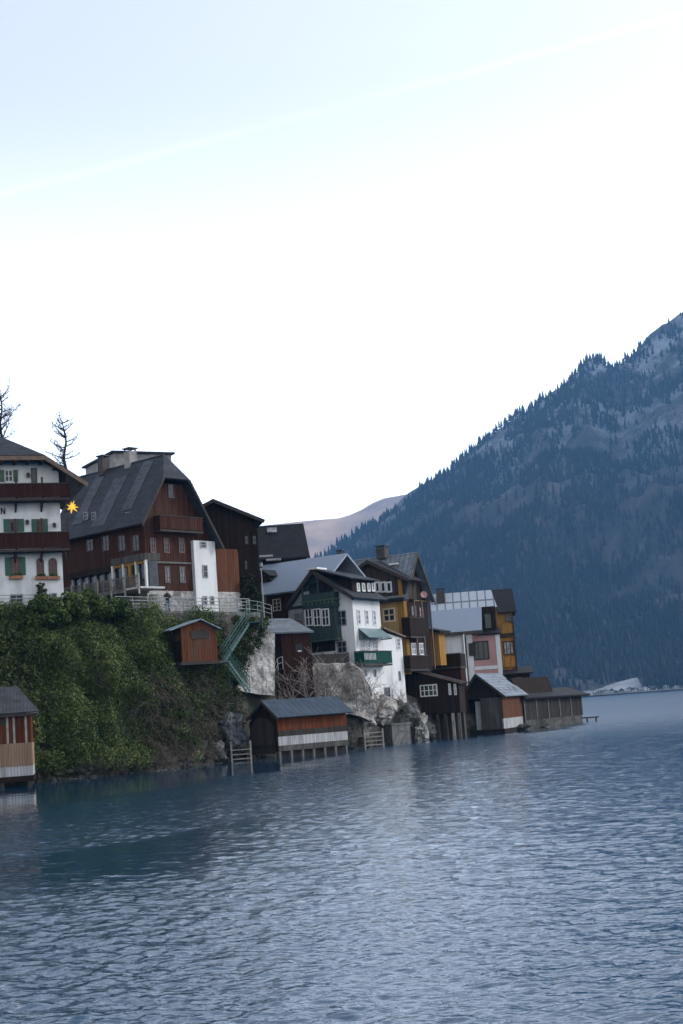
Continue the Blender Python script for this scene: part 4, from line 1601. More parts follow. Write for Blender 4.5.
BLUE = h

# ---- 15. near hut at the left edge
h = House('hip_roof_boathouse', 33, 780, 94, 11, 'red and pale boarded boathouse with hipped corrugated roof at the left edge', 'boathouse')
Wd = 7.5
_, z_e = h.on('x', 20, 713, .35)
_, z_m = h.on('x', 20, 743, 0)
_, z_m2 = h.on('x', 20, 766, 0)
_, z_m3 = h.on('x', 20, 776, 0)
zw = h.gz(-.6)
zt = z_e + .0
mb = MB().box(-Wd, 0, 0, 4.6, z_m, zt)
part(h, mb, 'wall', W['hutred'])
mb = MB().box(-Wd - .03, .04, -.05, 4.6, z_m2, z_m - .005)
for k in range(int(Wd / .17)):
    mb.box(-Wd + k * .17, -Wd + k * .17 + .07, -.09, -.052, z_m2, z_m - .02)
part(h, mb, 'batten_wall', W['palewood'])
mb = MB().box(-Wd - .02, .03, -.04, 4.6, z_m3, z_m2 - .005)
part(h, mb, 'frosted_boards', W['frostwood'])
mb = MB().box(-Wd, .08, -.1, 4.6, z_m3 - .35, z_m3 - .005)
part(h, mb, 'sill_beam', W['darkwood'])
mb = MB()
for k in range(5):
    x = -.2 - k * 1.75
    mb.box(x - .12, x + .12, .0, .25, zw, z_m3 - .36)
part(h, mb, 'pile', W['eave'])
ex, ef = .55, .4
zr = h.on('x', 9, 686.5, -2.3)[1]
ze2 = z_e + .05
rx = h.on('x', 17, 687, -2.3)[0]
c1, c2 = (ex, -ef, ze2), (ex, 5.0, ze2)
mb = MB()
mb.slab([c1, (-Wd - .5, -ef, ze2), (-Wd - .5, 2.3, zr), (rx, 2.3, zr)], .08)
mb.slab([c2, (-Wd - .5, 5.0, ze2), (-Wd - .5, 2.3, zr), (rx, 2.3, zr)], .08)
ro = part(h, mb, 'roof', W['corrug'])
mb = MB().slab([c1, c2, (rx, 2.3, zr + .004)], .08)
mb.build('hip_roof', W['darkroof'], ro)
mb = MB().box(-Wd - .4, ex - .05, -ef - .02, -ef + .04, ze2 - .26, ze2 - .09)
mb.build('gutter', W['eave'], ro)
u, z = h.on('x', 30, 713, .3)
mb = MB().box(u - .25, u + .5, -.3, -.1, z - .1, z + .06)
mb.build('eave_bracket', W['frame'], ro)
u0, _ = h.on('x', 6, 718)
mb = MB().box(-Wd + .2, u0, -.02, .1, z_e - .75, z_e - .12)
part(h, mb, 'opening', W['eave'])  # dark board standing for the shade inside an open gap
mb = MB()
for px_ in (7.5, 14, 26):
    u, _ = h.on('x', px_, 730)
    mb.box(u - .07, u + .07, -.06, -.004, z_m, zt - .1)
part(h, mb, 'batten', W['palepost'])

# ---- 16. little wooden hut on the ivy cliff
h = House('cliff_hut', 182.5, 662, 111.0, 33, 'small orange-brown wooden hut with pale roof perched on the ivy cliff', 'hut')
of = .35
uR, _ = h.on('x', 217, 645)
tips = (h.on('x', 169.5, 630, of), h.on('x', 201, 618.5, of), h.on('x', 222, 628.5, of))
gable(h, 'x', 0, uR, tips, 0, of, 1.5, .2, 'rust', 'hutroof', th=.16, soffit=False)
mb = MB().box(-.15, uR + .1, -.08, 1.7, -.25, -.003)
part(h, mb, 'floor_beam', W['eave'])
u, z = h.on('x', 200, 635)
mb = MB().prism([(u - .75, -.05, z - .28), (u + .7, -.05, z - .28), (u + .8, -.05, z + .2), (u + .3, -.05, z + .45), (u - .3, -.05, z + .3), (u - .85, -.05, z + .3)], (0, .045, 0))
part(h, mb, 'carving', W['eave'])
mb = MB()
for (x, y) in ((.2, .3), (uR - .2, .3)):
    mb.tube((x, y, -.25), (x, y + 1.5, -2.4), .09)
part(h, mb, 'strut', W['eave'])
mb = MB().box(-.04, -.003, .1, 1.6, 0, 1.7)
part(h, mb, 'side_cladding', W['darkwood'])

# ---- grey-roofed shed above the rock wall
h = House('stone_shed', 283, 670, 125.0, 16, 'low brown shed with thin grey slab roof above the pale rock wall', 'shed')
uR, _ = h.on('x', 312, 660)
yL = 3.2
_, zt = h.on('x', 297, 631, .4)
_, zt2 = h.on('x', 285, 619, -2.2)
mb = MB().prism([(0, 0, -2.5), (0, yL, -2.5), (0, yL, zt2 - .1), (0, 0, zt - .05)], (uR, 0, 0))
part(h, mb, 'wall', W['reddark'])
mb = MB().slab([(-1.0, -.45, zt), (uR + .25, -.45, zt - .1), (uR - .9, yL, zt2 + .1), (-2.0, yL, zt2 + .25)], .14)
part(h, mb, 'roof', W['seamroof'])
u, z = h.on('x', 299, 648)
mb = MB()
fbox(mb, 'x', u - .32, u + .32, .005, .03, z - .35, z + .38)
part(h, mb, 'opening', W['black'])  # flat black sheet on the wall, drawn for a shaded hollow
u, z = h.on('x', 300, 651)
mb = MB()
fbox(mb, 'x', u - .2, u + .12, .03, .06, z - .06, z + .06)
part(h, mb, 'lantern', W['frame'])
mb = MB().box(-1.2, -.01, .6, yL, -2.5, zt - .3)
part(h, mb, 'side_lean_to', W['darkwood'])
# boarded parapet right of the shed
a, b = P(311, 661, 127.6), P(349, 658, 130.2)
d = b - a
fe = empty('board_parapet', (a.x, a.y, a.z - 1.2), math.atan2(d.y, d.x), 'dark weathered board fence below the green bay', 'fence')
ln = math.hypot(d.x, d.y)
mb = MB()
for k in range(int(ln / .2)):
    mb.box(k * .2, k * .2 + .185, 0, .06, .1, 1.75)
mb.build('boards', W['doorwood'], fe)
mb = MB()
for k in range(4):
    mb.box(ln * k / 3 - .07, ln * k / 3 + .07, .065, .2, -.5, 1.85)
mb.build('posts', W['eave'], fe)


# ================================================================== WALLS AND ROCKS
def rough_wall(name, outline, Y0, Y1, thick, mat, label, cat, amp=.3, nx=40, nz=24, lean=.12):
    """Free-form masonry face: top and bottom edges from outline rows (photo column, top row, bottom row), with real thickness behind."""
    n = len(outline)
    cols_ = []
    x0, x1 = outline[0][0], outline[-1][0]
    for i in range(nx + 1):
        px = x0 + (x1 - x0) * i / nx
        for a, b in zip(outline, outline[1:]):
            if a[0] <= px <= b[0] + 1e-6:
                k = (px - a[0]) / (b[0] - a[0])
                t, bt = a[1] + (b[1] - a[1]) * k, a[2] + (b[2] - a[2]) * k
                break
        Y = Y0 + (Y1 - Y0) * i / nx
        A, B = P(px, bt, Y), P(px, t, Y)
        col = []
        for j in range(nz + 1):
            w = j / nz
            p = Vector((A.x + (B.x - A.x) * w, Y + lean * (B.z - A.z) * w, A.z + (B.z - A.z) * w))
            nn = mnoise.fractal(p * .9, 1, 2, 5)
            p += Vector((.2 * nn, -.9 * nn, .15 * nn)) * amp
            col.append(p)
        cols_.append(col)
    mb = MB()
    nj = nz + 1
    back = Vector((-.3, .95, 0)) * thick
    mb.v = [tuple(p) for c_ in cols_ for p in c_] + [tuple(p + back) for c_ in cols_ for p in c_]
    N = (nx + 1) * nj
    for i in range(nx):
        for j in range(nz):
            q = (i * nj + j, (i + 1) * nj + j, (i + 1) * nj + j + 1, i * nj + j + 1)
            mb.f.append(q)
            mb.f.append(tuple(x + N for x in reversed(q)))
    ring = [i * nj for i in range(nx + 1)] + [nx * nj + j for j in range(1, nj)] + [i * nj + nz for i in range(nx - 1, -1, -1)] + [j for j in range(nz - 1, 0, -1)]
    for a, b in zip(ring, ring[1:] + ring[:1]):
        mb.f.append((a, b, b + N, a + N))
    return tag(mb.build(name, mat), label, cat)


rough_wall('rock_wall', [(262, 690, 712), (272, 668, 714), (285, 668, 716), (300, 668, 716), (312, 662, 716), (330, 664, 716), (350, 662, 714), (360, 668, 716), (372, 690, 722)], 125.2, 129.6, 1.4, W['rock'], 'pale craggy rock wall under the brown shed', 'rock wall', .5)
rough_wall('stone_buttress', [(238, 650, 690), (246, 628, 692), (258, 624, 694), (270, 630, 695), (274.5, 634, 696)], 119.0, 121.6, 2.6, W['whitestone'], 'whitish stone buttress beside the green staircase, half covered in creeper', 'stone wall', .25)
rough_wall('terrace_wall', [(196, 619, 640), (214, 620, 640), (236, 619, 640), (246, 614, 636)], 119.2, 121.8, .6, W['concrete'], 'grey terrace wall behind the little wooden hut', 'wall', .1, 20, 8)
rough_wall('whitewashed_wall', [(150, 594, 620), (165, 595, 620), (180, 596, 620), (194, 597, 620)], 117.0, 118.6, .4, W['whitestone'], 'whitewashed stone wall behind the person on the path', 'wall', .12, 24, 10, 0.02)


def boulder(px, py, Y, sx, sy, sz, mat, label, seed, group='boulders along the shore'):
    import bmesh
    bm = bmesh.new()
    bmesh.ops.create_icosphere(bm, subdivisions=4, radius=1)
    for v in bm.verts:
        d = v.co.copy()
        n = mnoise.fractal(d * 1.4 + Vector((seed * 7.3, seed, 0)), 1, 2, 5)
        n2 = mnoise.cell(d * 1.6 + Vector((seed, 0, seed * 3)))
        v.co = d * (1 + .45 * n + .12 * n2)
        v.co.x *= sx; v.co.y *= sy; v.co.z *= sz
    me = bpy.data.meshes.new('boulder')
    bm.to_mesh(me)
    bm.free()
    me.materials.append(mat)
    o = bpy.data.objects.new('boulder', me)
    COL.objects.link(o)
    o.location = P(px, py, Y)
    o.rotation_euler = (0, 0, seed * 1.3)
    return tag(o, label, 'boulder', group)


boulder(232, 735, 116.5, 1.7, 1.1, 1.6, W['bluerock'], 'bluish grey boulder behind the little plank dock', 1)
boulder(213, 752, 113.5, 1.0, .8, .8, W['darkrock'], 'dark boulder at the foot of the brown brambles', 2)
boulder(381, 709, 134, 1.8, 1.2, 1.2, W['rock'], 'big grey boulder below the small green balcony', 3)
boulder(362, 716, 132.5, 1.6, 1.2, 1.5, W['rock'], 'pale boulder right of the blue boathouse roof', 4)
boulder(355, 731, 131.5, 1.1, 1.0, 1.2, W['darkrock'], 'dark boulder touching the blue roofed boathouse end', 5)
boulder(417, 727, 140.5, 1.3, 1.0, 1.6, W['rock'], 'pale streaked boulder left of the dark cave opening', 6)
boulder(404, 716, 138, 1.4, 1.0, 1.5, W['darkrock'], 'grey boulder at the base of the white annex', 7)
boulder(428, 731, 143, 1.0, .8, .8, W['darkrock'], 'low boulder under the dark timber lake house', 8)
boulder(516, 728, 156, 1.9, .7, .42, W['darkrock'], 'flat stone ledge under the rust boarded boathouse side', 9)
boulder(538, 726, 160, 1.8, .7, .45, W['darkrock'], 'flat stone ledge in front of the grey boarded dock', 10)

mbs = MB()
rs = random.Random(21)
for i in range(420):
    px = rs.uniform(20, 436)
    p = bank(px, rs.uniform(-.02, .10)) + Vector((.5, -.65, 0)) * rs.uniform(.0, .8)
    p.z = max(-.12, min(p.z, .5)) + rs.uniform(-.05, .05)
    r_ = rs.uniform(.10, .34)
    n_ = 6
    vs_ = [(p.x, p.y, p.z + r_ * rs.uniform(.5, .8))]
    for lv, (zz_, k_) in enumerate(((.35, .75), (-.2, 1.0))):
        for j in range(n_):
            t_ = 6.2832 * (j + .5 * lv) / n_
            k2 = k_ * r_ * rs.uniform(.75, 1.15)
            vs_.append((p.x + k2 * math.cos(t_), p.y + k2 * .8 * math.sin(t_), p.z + r_ * zz_))
    fs_ = [(0, 1 + j, 1 + (j + 1) % n_) for j in range(n_)] + [(1 + j, 1 + n_ + j, 1 + n_ + (j + 1) % n_, 1 + (j + 1) % n_) for j in range(n_)] + [tuple(range(2 * n_, n_, -1))]
    mbs.add(vs_, fs_)
tag(mbs.build('shore_stones', W['wetrock']), 'loose dark stones lying along the waterline', 'stones', kind='stuff')

# concrete quay block
a = P(392, 731, 133.2)
q = empty('quay_block', (a.x, a.y, -.6), R(40), 'grey concrete quay block right of the plank landing', 'quay')
MB().box(0, 2.3, 0, 3, 0, 2.3).build('block', W['concrete'], q)
MB().box(-.08, 2.4, -.08, 3, 2.3, 2.45).build('coping', W['concrete'], q)


# ================================================================== DOCKS, STAIRS, RAILS
def landing(name, px, py, Y, rz, wid, label, rails):
    a = P(px, py, Y)
    e = empty(name, (a.x, a.y, 0), rz, label, 'dock')
    mb = MB()
    for k in range(int(wid / .22)):
        mb.box(k * .22, k * .22 + .2, 0, 1.6, .85, .91)
    mb.build('deck', W['greywood'], e)
    for x in (.05, wid - .1):
        MB().box(x - .07, x + .07, -.14, -.002, -.6, 1.55).build('post', W['palepost'], e)
        MB().box(x - .07, x + .07, 1.4, 1.55, -.6, .84).build('post', W['post'], e)
    mb = MB()
    for k in range(rails):
        z = .12 + k * .36
        mb.box(.13, wid - .18, -.12, -.05, z, z + .08)
    mb.build('cross_rail', W['palepost'], e)
    return e


landing('plank_dock', 231, 758, 114.3, R(14), 1.7, 'short grey plank dock left of the blue roofed boathouse', 3)
landing('swim_landing', 364, 741, 128.8, R(24), 1.95, 'plank landing with ladder rails right of the blue roofed boathouse', 4)


def railing(name, pts, hgt, mat, label, rails=3, step=2.0, r=.03, group=None):
    """Posts and rails along a polyline; one thing."""
    o0 = Vector(pts[0])
    e = empty(name, o0, 0, label, 'railing', group)
    q = [Vector(p) - o0 for p in pts]
    rl, po = MB(), []
    for a, b in zip(q, q[1:]):
        n = max(1, round((b - a).length / step))
        for k in range(n):
            po.append(a.lerp(b, k / n))
        for k in range(rails):
            z = hgt * (k + 1) / rails
            rl.tube(a + Vector((0, 0, z)), b + Vector((0, 0, z)), r, n=5)
    po.append(q[-1])
    for p in po:
        MB().tube(p + Vector((0, 0, -.1)), p + Vector((0, 0, hgt + .03)), r * 1.5, n=6).build('post', mat, e)
    rl.build('rails', mat, e)
    return e


def edge(px, inset=.35, z=GZ):
    p = bank(px, 1) + INL * inset
    p.z = z
    return p


railing('terrace_railing', [edge(x) for x in (-30, 0, 25, 50, 76)], 1.05, W['railgrey'], 'grey three-bar railing in front of the white chalet', 4, 2.2)
railing('path_railing', [edge(x) for x in (118, 135, 150, 168, 186, 205)], 1.1, W['railgrey'], 'grey railing along the path in front of the person', 4, 2.0)
railing('path_railing', [edge(x) for x in (205, 222, 240, 252)], 1.15, W['railgrey'], 'grey railing along the path below the white plaster strip', 4, 2.0, .04)
railing('footbridge_railing', [P(247, 613, 122), P(258, 614, 123), P(272, 618, 124.5)], 1.1, W['railgrey'], 'thin railing right of the green staircase top', 3, 1.6, .025)
railing('handrail', [P(266, 700, 124.0), P(278, 670, 124.6), P(283, 668, 125.0)], 1.0, W['metal'], 'pale metal handrail climbing beside the brown shed', 2, 1.2, .03)

# green staircase: upper flight down left, landing, lower flight down right
top, mid, low = P(249, 622, 118.6), P(224, 661, 114.6), P(250, 690, 116.6)
sc_ = empty('green_staircase', mid, 0, 'teal green metal staircase zigzagging down the cliff beside the hut', 'staircase')
wdt = Vector((-.35, .95, 0)) * 1.0


def flight(a, b, name):
    a, b = a - mid, b - mid
    m1 = MB()
    for s_ in (Vector((0, 0, 0)), wdt):
        m1.prism([a + s_, b + s_, b + s_ + Vector((0, 0, -.28)), a + s_ + Vector((0, 0, -.28))], Vector((.02, -.06, 0)))
    o = m1.build(name, W['stairgreen'], sc_)
    m2 = MB()
    n = int(abs(a.z - b.z) / .19)
    dr = Vector((b.x - a.x, b.y - a.y, 0)).normalized() * .13
    for k in range(n):
        p = a.lerp(b, (k + .5) / n)
        m2.prism([p - dr, p + dr, p + dr + wdt, p - dr + wdt], (0, 0, -.03))
    m2.build('treads', W['railgrey'], o)
    m3 = MB()
    for s_ in (Vector((0, 0, 0)), wdt):
        for z in (.35, .7, 1.05):
            m3.tube(a + s_ + Vector((0, 0, z)), b + s_ + Vector((0, 0, z)), .025 if z < 1 else .04, n=5)
        for k in range(9):
            p = a.lerp(b, k / 8) + s_
            m3.tube(p, p + Vector((0, 0, 1.05)), .02, n=4)
    m3.build('balustrade', W['stairgreen'], o)


flight(top, mid, 'upper_flight')
flight(mid + Vector((.4, 0, 0)), low, 'lower_flight')
mb = MB().prism([Vector((-.7, -.1, 0)), Vector((.5, -.1, 0)), Vector((.5, -.1, 0)) + wdt, Vector((-.7, -.1, 0)) + wdt], (0, 0, -.08))
mb.build('landing', W['railgrey'], sc_)
t_ = top - mid
mb = MB().prism([t_ + Vector((-.2, -.1, 0)), t_ + Vector((1.2, .2, 0)), t_ + Vector((1.2, .2, 0)) + wdt * 1.5, t_ + Vector((-.2, -.1, 0)) + wdt * 1.5], (0, 0, -.08))
for x in (-.2, 1.1):
    mb.tube(t_ + Vector((x, 0, -.6)), t_ + Vector((x, 0, 1.5)), .05, n=5)
mb.tube(t_ + Vector((-.2, 0, 1.4)), t_ + Vector((1.1, 0, 1.4)), .04, n=5).tube(t_ + Vector((-.2, 0, .8)), t_ + Vector((1.1, 0, .8)), .03, n=5)
mb.build('top_landing', W['stairgreen'], sc_)
mb = MB()
for p in (Vector((-.6, 0, -.08)), Vector((.3, .0, -.08))):
    mb.tube(p, p + Vector((0, .6, -2.2)), .05, n=5)
mb.build('strut', W['stairgreen'], sc_)

# lamp post by the frosted roof
p = P(264.5, 622, 124.5)
lp = empty('street_lamp', p, 0, 'slim green-grey lamp post in front of the frosted roof', 'street lamp')
hh = P(262, 568, 124.5).z - p.z
MB().tube((0, 0, 0), (0, 0, hh), .07, .045, 8).build('pole', W['railgrey'], lp)
mb = MB().tube((0, 0, hh), (0, 0, hh + .12), .05, .16, 8).tube((0, 0, hh + .42), (0, 0, hh + .62), .2, .02, 8)
mb.build('lamp_head', W['iron'], lp)
MB().tube((0, 0, hh + .12), (0, 0, hh + .42), .13, .17, 8).build('lamp_glass', W['curtain'], lp)


# ================================================================== PERSON
def skin_obj(name, chains, mat, parent=None, sub=1, root=0):
    """Skin-modifier body: chains of (x,y,z,r) points; points closer than 1 mm are joined."""
    vs, rs, es, key = [], [], [], {}
    for ch in chains:
        prev = None
        for (x, y, z, r) in ch:
            k = (round(x, 3), round(y, 3), round(z, 3))
            if k not in key:
                key[k] = len(vs)
                vs.append((x, y, z)); rs.append(r)
            if prev is not None and prev != key[k]:
                es.append((prev, key[k]))
            prev = key[k]
    me = bpy.data.meshes.new(name)
    me.from_pydata(vs, es, [])
    o = bpy.data.objects.new(name, me)
    COL.objects.link(o)
    me.materials.append(mat)
    md = o.modifiers.new('skin', 'SKIN')
    md.use_smooth_shade = True
    for i, r in enumerate(rs):
        sv = me.skin_vertices[0].data[i]
        sv.radius = (r, r)
        sv.use_root = (i == root)
    o.modifiers.new('sub', 'SUBSURF').levels = sub
    o.modifiers['sub'].render_levels = sub
    if parent: o.parent = parent
    return o


pp = PZ(168, 115.9, GZ)
per = empty('person', pp, R(200), 'person in black jacket and blue jeans standing at the path railing', 'person')
hand = []
body = [[(0, 0, .95, .13), (0, -.01, 1.15, .12), (0, -.01, 1.36, .14), (0, 0, 1.47, .06), (0, .02, 1.54, .055), (0, .03, 1.62, .095), (0, .02, 1.72, .085)]]
for s_ in (-1, 1):
    body.append([(0, 0, .95, .13), (.1 * s_, 0, .88, .095), (.11 * s_, .01, .48, .062), (.11 * s_, -.02, .09, .04), (.11 * s_, .12, .035, .032)])
    wr = (.2 * s_, .3, 1.06)
    body.append([(0, -.01, 1.36, .14), (.19 * s_, -.01, 1.39, .06), (.26 * s_, .02, 1.12, .045), (wr[0], wr[1], wr[2], .03), (.19 * s_, .36, 1.07, .032)])
    for k in range(4):
        x = (.16 + .018 * k) * s_
        ln_ = (.06, .07, .072, .055)[k]
        body.append([(.19 * s_, .36, 1.07, .032), (x, .40, 1.065, .009), (x, .40 + ln_ * .6, 1.05, .008), (x, .40 + ln_ * .7, 1.02, .007)])
    body.append([(.19 * s_, .36, 1.07, .032), (.15 * s_, .375, 1.05, .010), (.135 * s_, .40, 1.03, .009)])
skin_obj('body', body, W['skin'], per)
mb = MB()
for (z0_, r0_, z1_, r1_) in ((.84, .175, 1.12, .165), (1.12, .165, 1.36, .185), (1.36, .185, 1.44, .14), (1.44, .14, 1.50, .08)):
    mb.tube((0, 0, z0_), (0, -.005, z1_), r0_, r1_, 12)
for s_ in (-1, 1):
    mb.tube((.15 * s_, -.01, 1.39), (.25 * s_, .02, 1.13), .088, .07, 8).tube((.25 * s_, .0, 1.14), (.205 * s_, .28, 1.06), .068, .05, 8)
mb.build('jacket', W['jacket'], per, True)
mb = MB()
mb.tube((0, 0, .80), (0, 0, .95), .165, .16, 12)
for s_ in (-1, 1):
    mb.tube((.085 * s_, 0, .86), (.105 * s_, .01, .48), .105, .078, 9).tube((.105 * s_, .01, .49), (.11 * s_, -.02, .06), .078, .07, 9)
mb.build('jeans', W['jeans'], per, True)
skin_obj('hair', [[(0, .0, 1.60, .085), (0, .005, 1.70, .098), (0, .02, 1.76, .07)]], W['hair'], per)
mb = MB()
mb.tube((-.035, .115, 1.65), (-.035, .125, 1.65), .012, .01, 6).tube((.035, .115, 1.65), (.035, .125, 1.65), .012, .01, 6)
mb.build('eyes', W['black'], per)
mb = MB().prism([(-.014, .115, 1.60), (.014, .115, 1.60), (0, .115, 1.645)], (0, .03, 0)).box(-.025, .025, .1, .118, 1.565, 1.575)
mb.build('nose_and_mouth', W['skin'], per)
for s_ in (-1, 1):
    mb = MB().box(.11 * s_ - .045, .11 * s_ + .045, -.07, .2, 0, .075)
    mb.build('shoe', W['black'], per)


# ================================================================== PLANTS
def leaf_quads(centres, normals, size, jitter=.9, aspect=.8):
    """Small tilted leaf faces round given points; returns flat vertex array."""
    n = len(centres)
    nr = normals + RNG.normal(0, jitter, (n, 3))
    nr /= np.linalg.norm(nr, axis=1, keepdims=True) + 1e-9
    t = np.cross(nr, RNG.normal(0, 1, (n, 3)))
    t /= np.linalg.norm(t, axis=1, keepdims=True) + 1e-9
    b = np.cross(nr, t)
    s_ = (size * RNG.uniform(.6, 1.3, n))[:, None]
    a = centres - t * s_ * .5
    c_ = centres + t * s_ * .5
    bq = b * s_ * .5 * aspect
    v = np.stack([a, centres + bq, c_, centres - bq], axis=1)
    return v.reshape(-1, 3)


def clumps(clist, per, size):
    """clist: (centre, radius, normal, tint). Leaves gather on each clump's outer shell."""
    C, Nn, tn = [], [], []
    for (c_, r, nn, t) in clist:
        d = RNG.normal(0, 1, (per, 3)) + np.array(nn) * .9
        d /= np.linalg.norm(d, axis=1, keepdims=True)
        rad = r * RNG.uniform(.55, 1.06, per) ** .6
        C.append(np.array(c_) + d * rad[:, None] * np.array([1, 1, 1.0]))
        Nn.append(d)
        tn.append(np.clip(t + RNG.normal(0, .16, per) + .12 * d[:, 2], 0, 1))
    C, Nn, tn = np.concatenate(C), np.concatenate(Nn), np.concatenate(tn)
    return leaf_quads(C, Nn, size), tn


OUT = (.55, -.78, .3)
cl = []
for i in range(4000):
    px = random.uniform(-120, 226)
    w = random.random() ** .9
    if 150 < px < 212 and w < .34 - .08 * math.sin(px * .2) and random.random() < .8:
        continue
    if px > 200 and w < .32:
        continue
    if 148 < px < 186 and w > .90:
        continue
    p = bank(px, w * 1.0)
    sx = .835 * p.y * .75 + .55 * p.x
    lump = mnoise.fractal(Vector((sx * .30, p.z * .20, 3.1)), 1, 2, 3)
    gap = mnoise.noise(Vector((sx * .55, p.z * .16, 9.7)))
    if gap < -.42 and random.random() < .8:
        continue
    p += Vector(OUT) * (.15 + max(-.3, lump) * 2.0)
    if p.z < .45: continue
    r = random.uniform(.35, .85)
    t = .42 + lump * .5 + random.uniform(-.2, .2)
    cl.append((p, r, OUT, t))
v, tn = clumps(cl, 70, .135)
tag(np_mesh('ivy', v, 4, W['ivy'], tint=tn), 'dense dark green ivy covering the steep bank under the terrace', 'ivy', kind='stuff')

# lighter rough grass at the far left of the terrace
cl = []
for i in range(420):
    px = random.uniform(-60, 40)
    p = bank(px, random.uniform(.35, 1.0)) + Vector(OUT) * .55
    cl.append((p, random.uniform(.25, .5), OUT, random.uniform(.4, .9)))
v, tn = clumps(cl, 34, .18)
tag(np_mesh('rough_grass', v, 4, W['moss'], tint=tn), 'lighter rough grass on the bank below the chalet railing', 'grass', kind='stuff')


def bush(name, px, py, Y, rx, rz_, mat, label, n=60, per=48, size=.22, group=None, cat='bush', base=.4):
    o = P(px, py, Y)
    e = empty(name, o, 0, label, cat, group)
    cl = []
    for i in range(n):
        d = Vector((random.gauss(0, 1), random.gauss(0, 1), abs(random.gauss(0, 1)) * .9)).normalized()
        k = random.uniform(.25, 1) ** .5
        cl.append((Vector((d.x * rx * k, d.y * rx * .8 * k, d.z * rz_ * k)), random.uniform(.22, .45) * min(rx, 1.6) / 1.2, d, base + random.uniform(-.18, .2)))
    v, tn = clumps(cl, per, size)
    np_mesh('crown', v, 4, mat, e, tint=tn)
    mb = MB().tube((0, 0, -.6), (.05, 0, rz_ * .5), .12, .05)
    for k in range(6):
        a = k * 1.05
        mb.tube((0, 0, .1 * k), (math.cos(a) * rx * .5, math.sin(a) * rx * .4, rz_ * .6), .05, .015, 5)
    mb.build('trunk', W['bark'], e)
    return e


bush('ivy_bush', 46, 622, 103.5, 1.5, 1.75, W['ivy'], 'rounded ivy bush below the two arched chalet windows', 60)
bush('ivy_bush', 70, 616, 105, 1.3, 1.5, W['ivy'], 'rounded ivy bush at the right corner of the chalet', 60, base=.5)
bush('ivy_bush', 92, 614, 108, 1.5, 1.5, W['ivy'], 'wide ivy bush under the left half of the picket fence', 60, base=.45)
bush('ivy_bush', 114, 616, 110, 1.4, 1.3, W['ivy'], 'low ivy bush under the right half of the picket fence', 50, base=.35)
bush('evergreen_shrub', 250, 612, 126, 1.25, 3.3, W['conifer'], 'dark evergreen shrub left of the slim lamp post', 90, 44, .2, cat='shrub', base=.5)
u_, z_ = CHALET.on('x', 41, 592, .35)
bush('potted_shrub', 41.5, 597, 105, .42, 1.5, W['moss'], 'small potted shrub against the chalet wall below the arched windows', 22, 36, .12, cat='shrub', base=.3)

# creeper on the stone buttress
cl = []
for i in range(230):
    px = random.uniform(234, 268)
    py = random.uniform(618, 682)
    if py > 624 + (268 - px) * 2.1 or py < 612 + abs(px - 252) * .3:
        continue
    cl.append((P(px, py, 118.7 + (px - 236) * .07), random.uniform(.2, .45), (.2, -.9, .2), random.uniform(.15, .7)))
v, tn = clumps(cl, 40, .18)
tag(np_mesh('creeper', v, 4, W['moss'], tint=tn), 'green creeper hanging over the whitish stone buttress', 'creeper', kind='stuff')


def twig_mesh(n_main, height, spread, depth=3, seed=0, r0=.03, droop=0.0):
    rnd = random.Random(seed)
    mb = MB()

    def grow(p, d, ln, r, lev):
        segs = 3
        q = p
        for s_ in range(segs):
            d2 = (d + Vector((rnd.gauss(0, .16), rnd.gauss(0, .16), rnd.gauss(0, .10) - droop * .05))).normalized()
            e = q + d2 * (ln / segs)
            ra, rb = r * (1 - .25 * s_), r * (1 - .25 * (s_ + 1))
            mb.tube(q, e, max(ra, .013), max(rb, .011), 4 if lev < 2 else 3)
            if lev < depth:
                for k in range(rnd.choice((1, 2, 2))):
                    side = Vector((rnd.gauss(0, 1), rnd.gauss(0, 1), rnd.gauss(.25, .5))).normalized()
                    grow(e, (d2 * .75 + side * .8).normalized(), ln * rnd.uniform(.4, .62), r * .5, lev + 1)
            q, d = e, d2
    for i in range(n_main):
        a = rnd.uniform(0, 6.28)
        d = Vector((math.cos(a) * spread, math.sin(a) * spread, 1)).normalized()
        grow(Vector((math.cos(a) * .15, math.sin(a) * .15, 0)), d, height * rnd.uniform(.6, 1), r0, 1)
    return mb


tw = [twig_mesh(9, 2.5, .75, 3, 11, .045), twig_mesh(9, 2.2, .95, 3, 12, .043)]
SH = [(292, 700, 124.6, 1.0, 'bare twiggy bush directly above the blue roof left end'), (308, 697, 125.2, 1.25, 'tallest bare bush above the middle of the blue roof'), (326, 697, 126.2, 1.2, 'bare bush in front of the pale rock wall centre'),
      (345, 700, 127.8, 1.3, 'bare bush below the corner of the green gabled house'), (358, 712, 129.5, 1.15, 'grey bare bush right of the blue roof end'), (375, 716, 132.0, 1.0, 'bare bush between boulder and plank landing'),
      (396, 712, 136.0, .8, 'small bare bush at the foot of the white annex'), (275, 712, 121.5, .7, 'small bare bush behind the boathouse gable')]
proto = []
for i, (px, py, Y, s_, lab) in enumerate(SH):
    e = empty('bare_bush', P(px, py, Y), random.uniform(0, 6), lab, 'bush', 'bare bushes on the rock wall')
    e.scale = (s_, s_, s_)
    if i < 2:
        proto.append(tw[i].build('branches', W['twig'], e))
    else:
        c_ = proto[i % 2].copy()
        c_.parent = e
        COL.objects.link(c_)

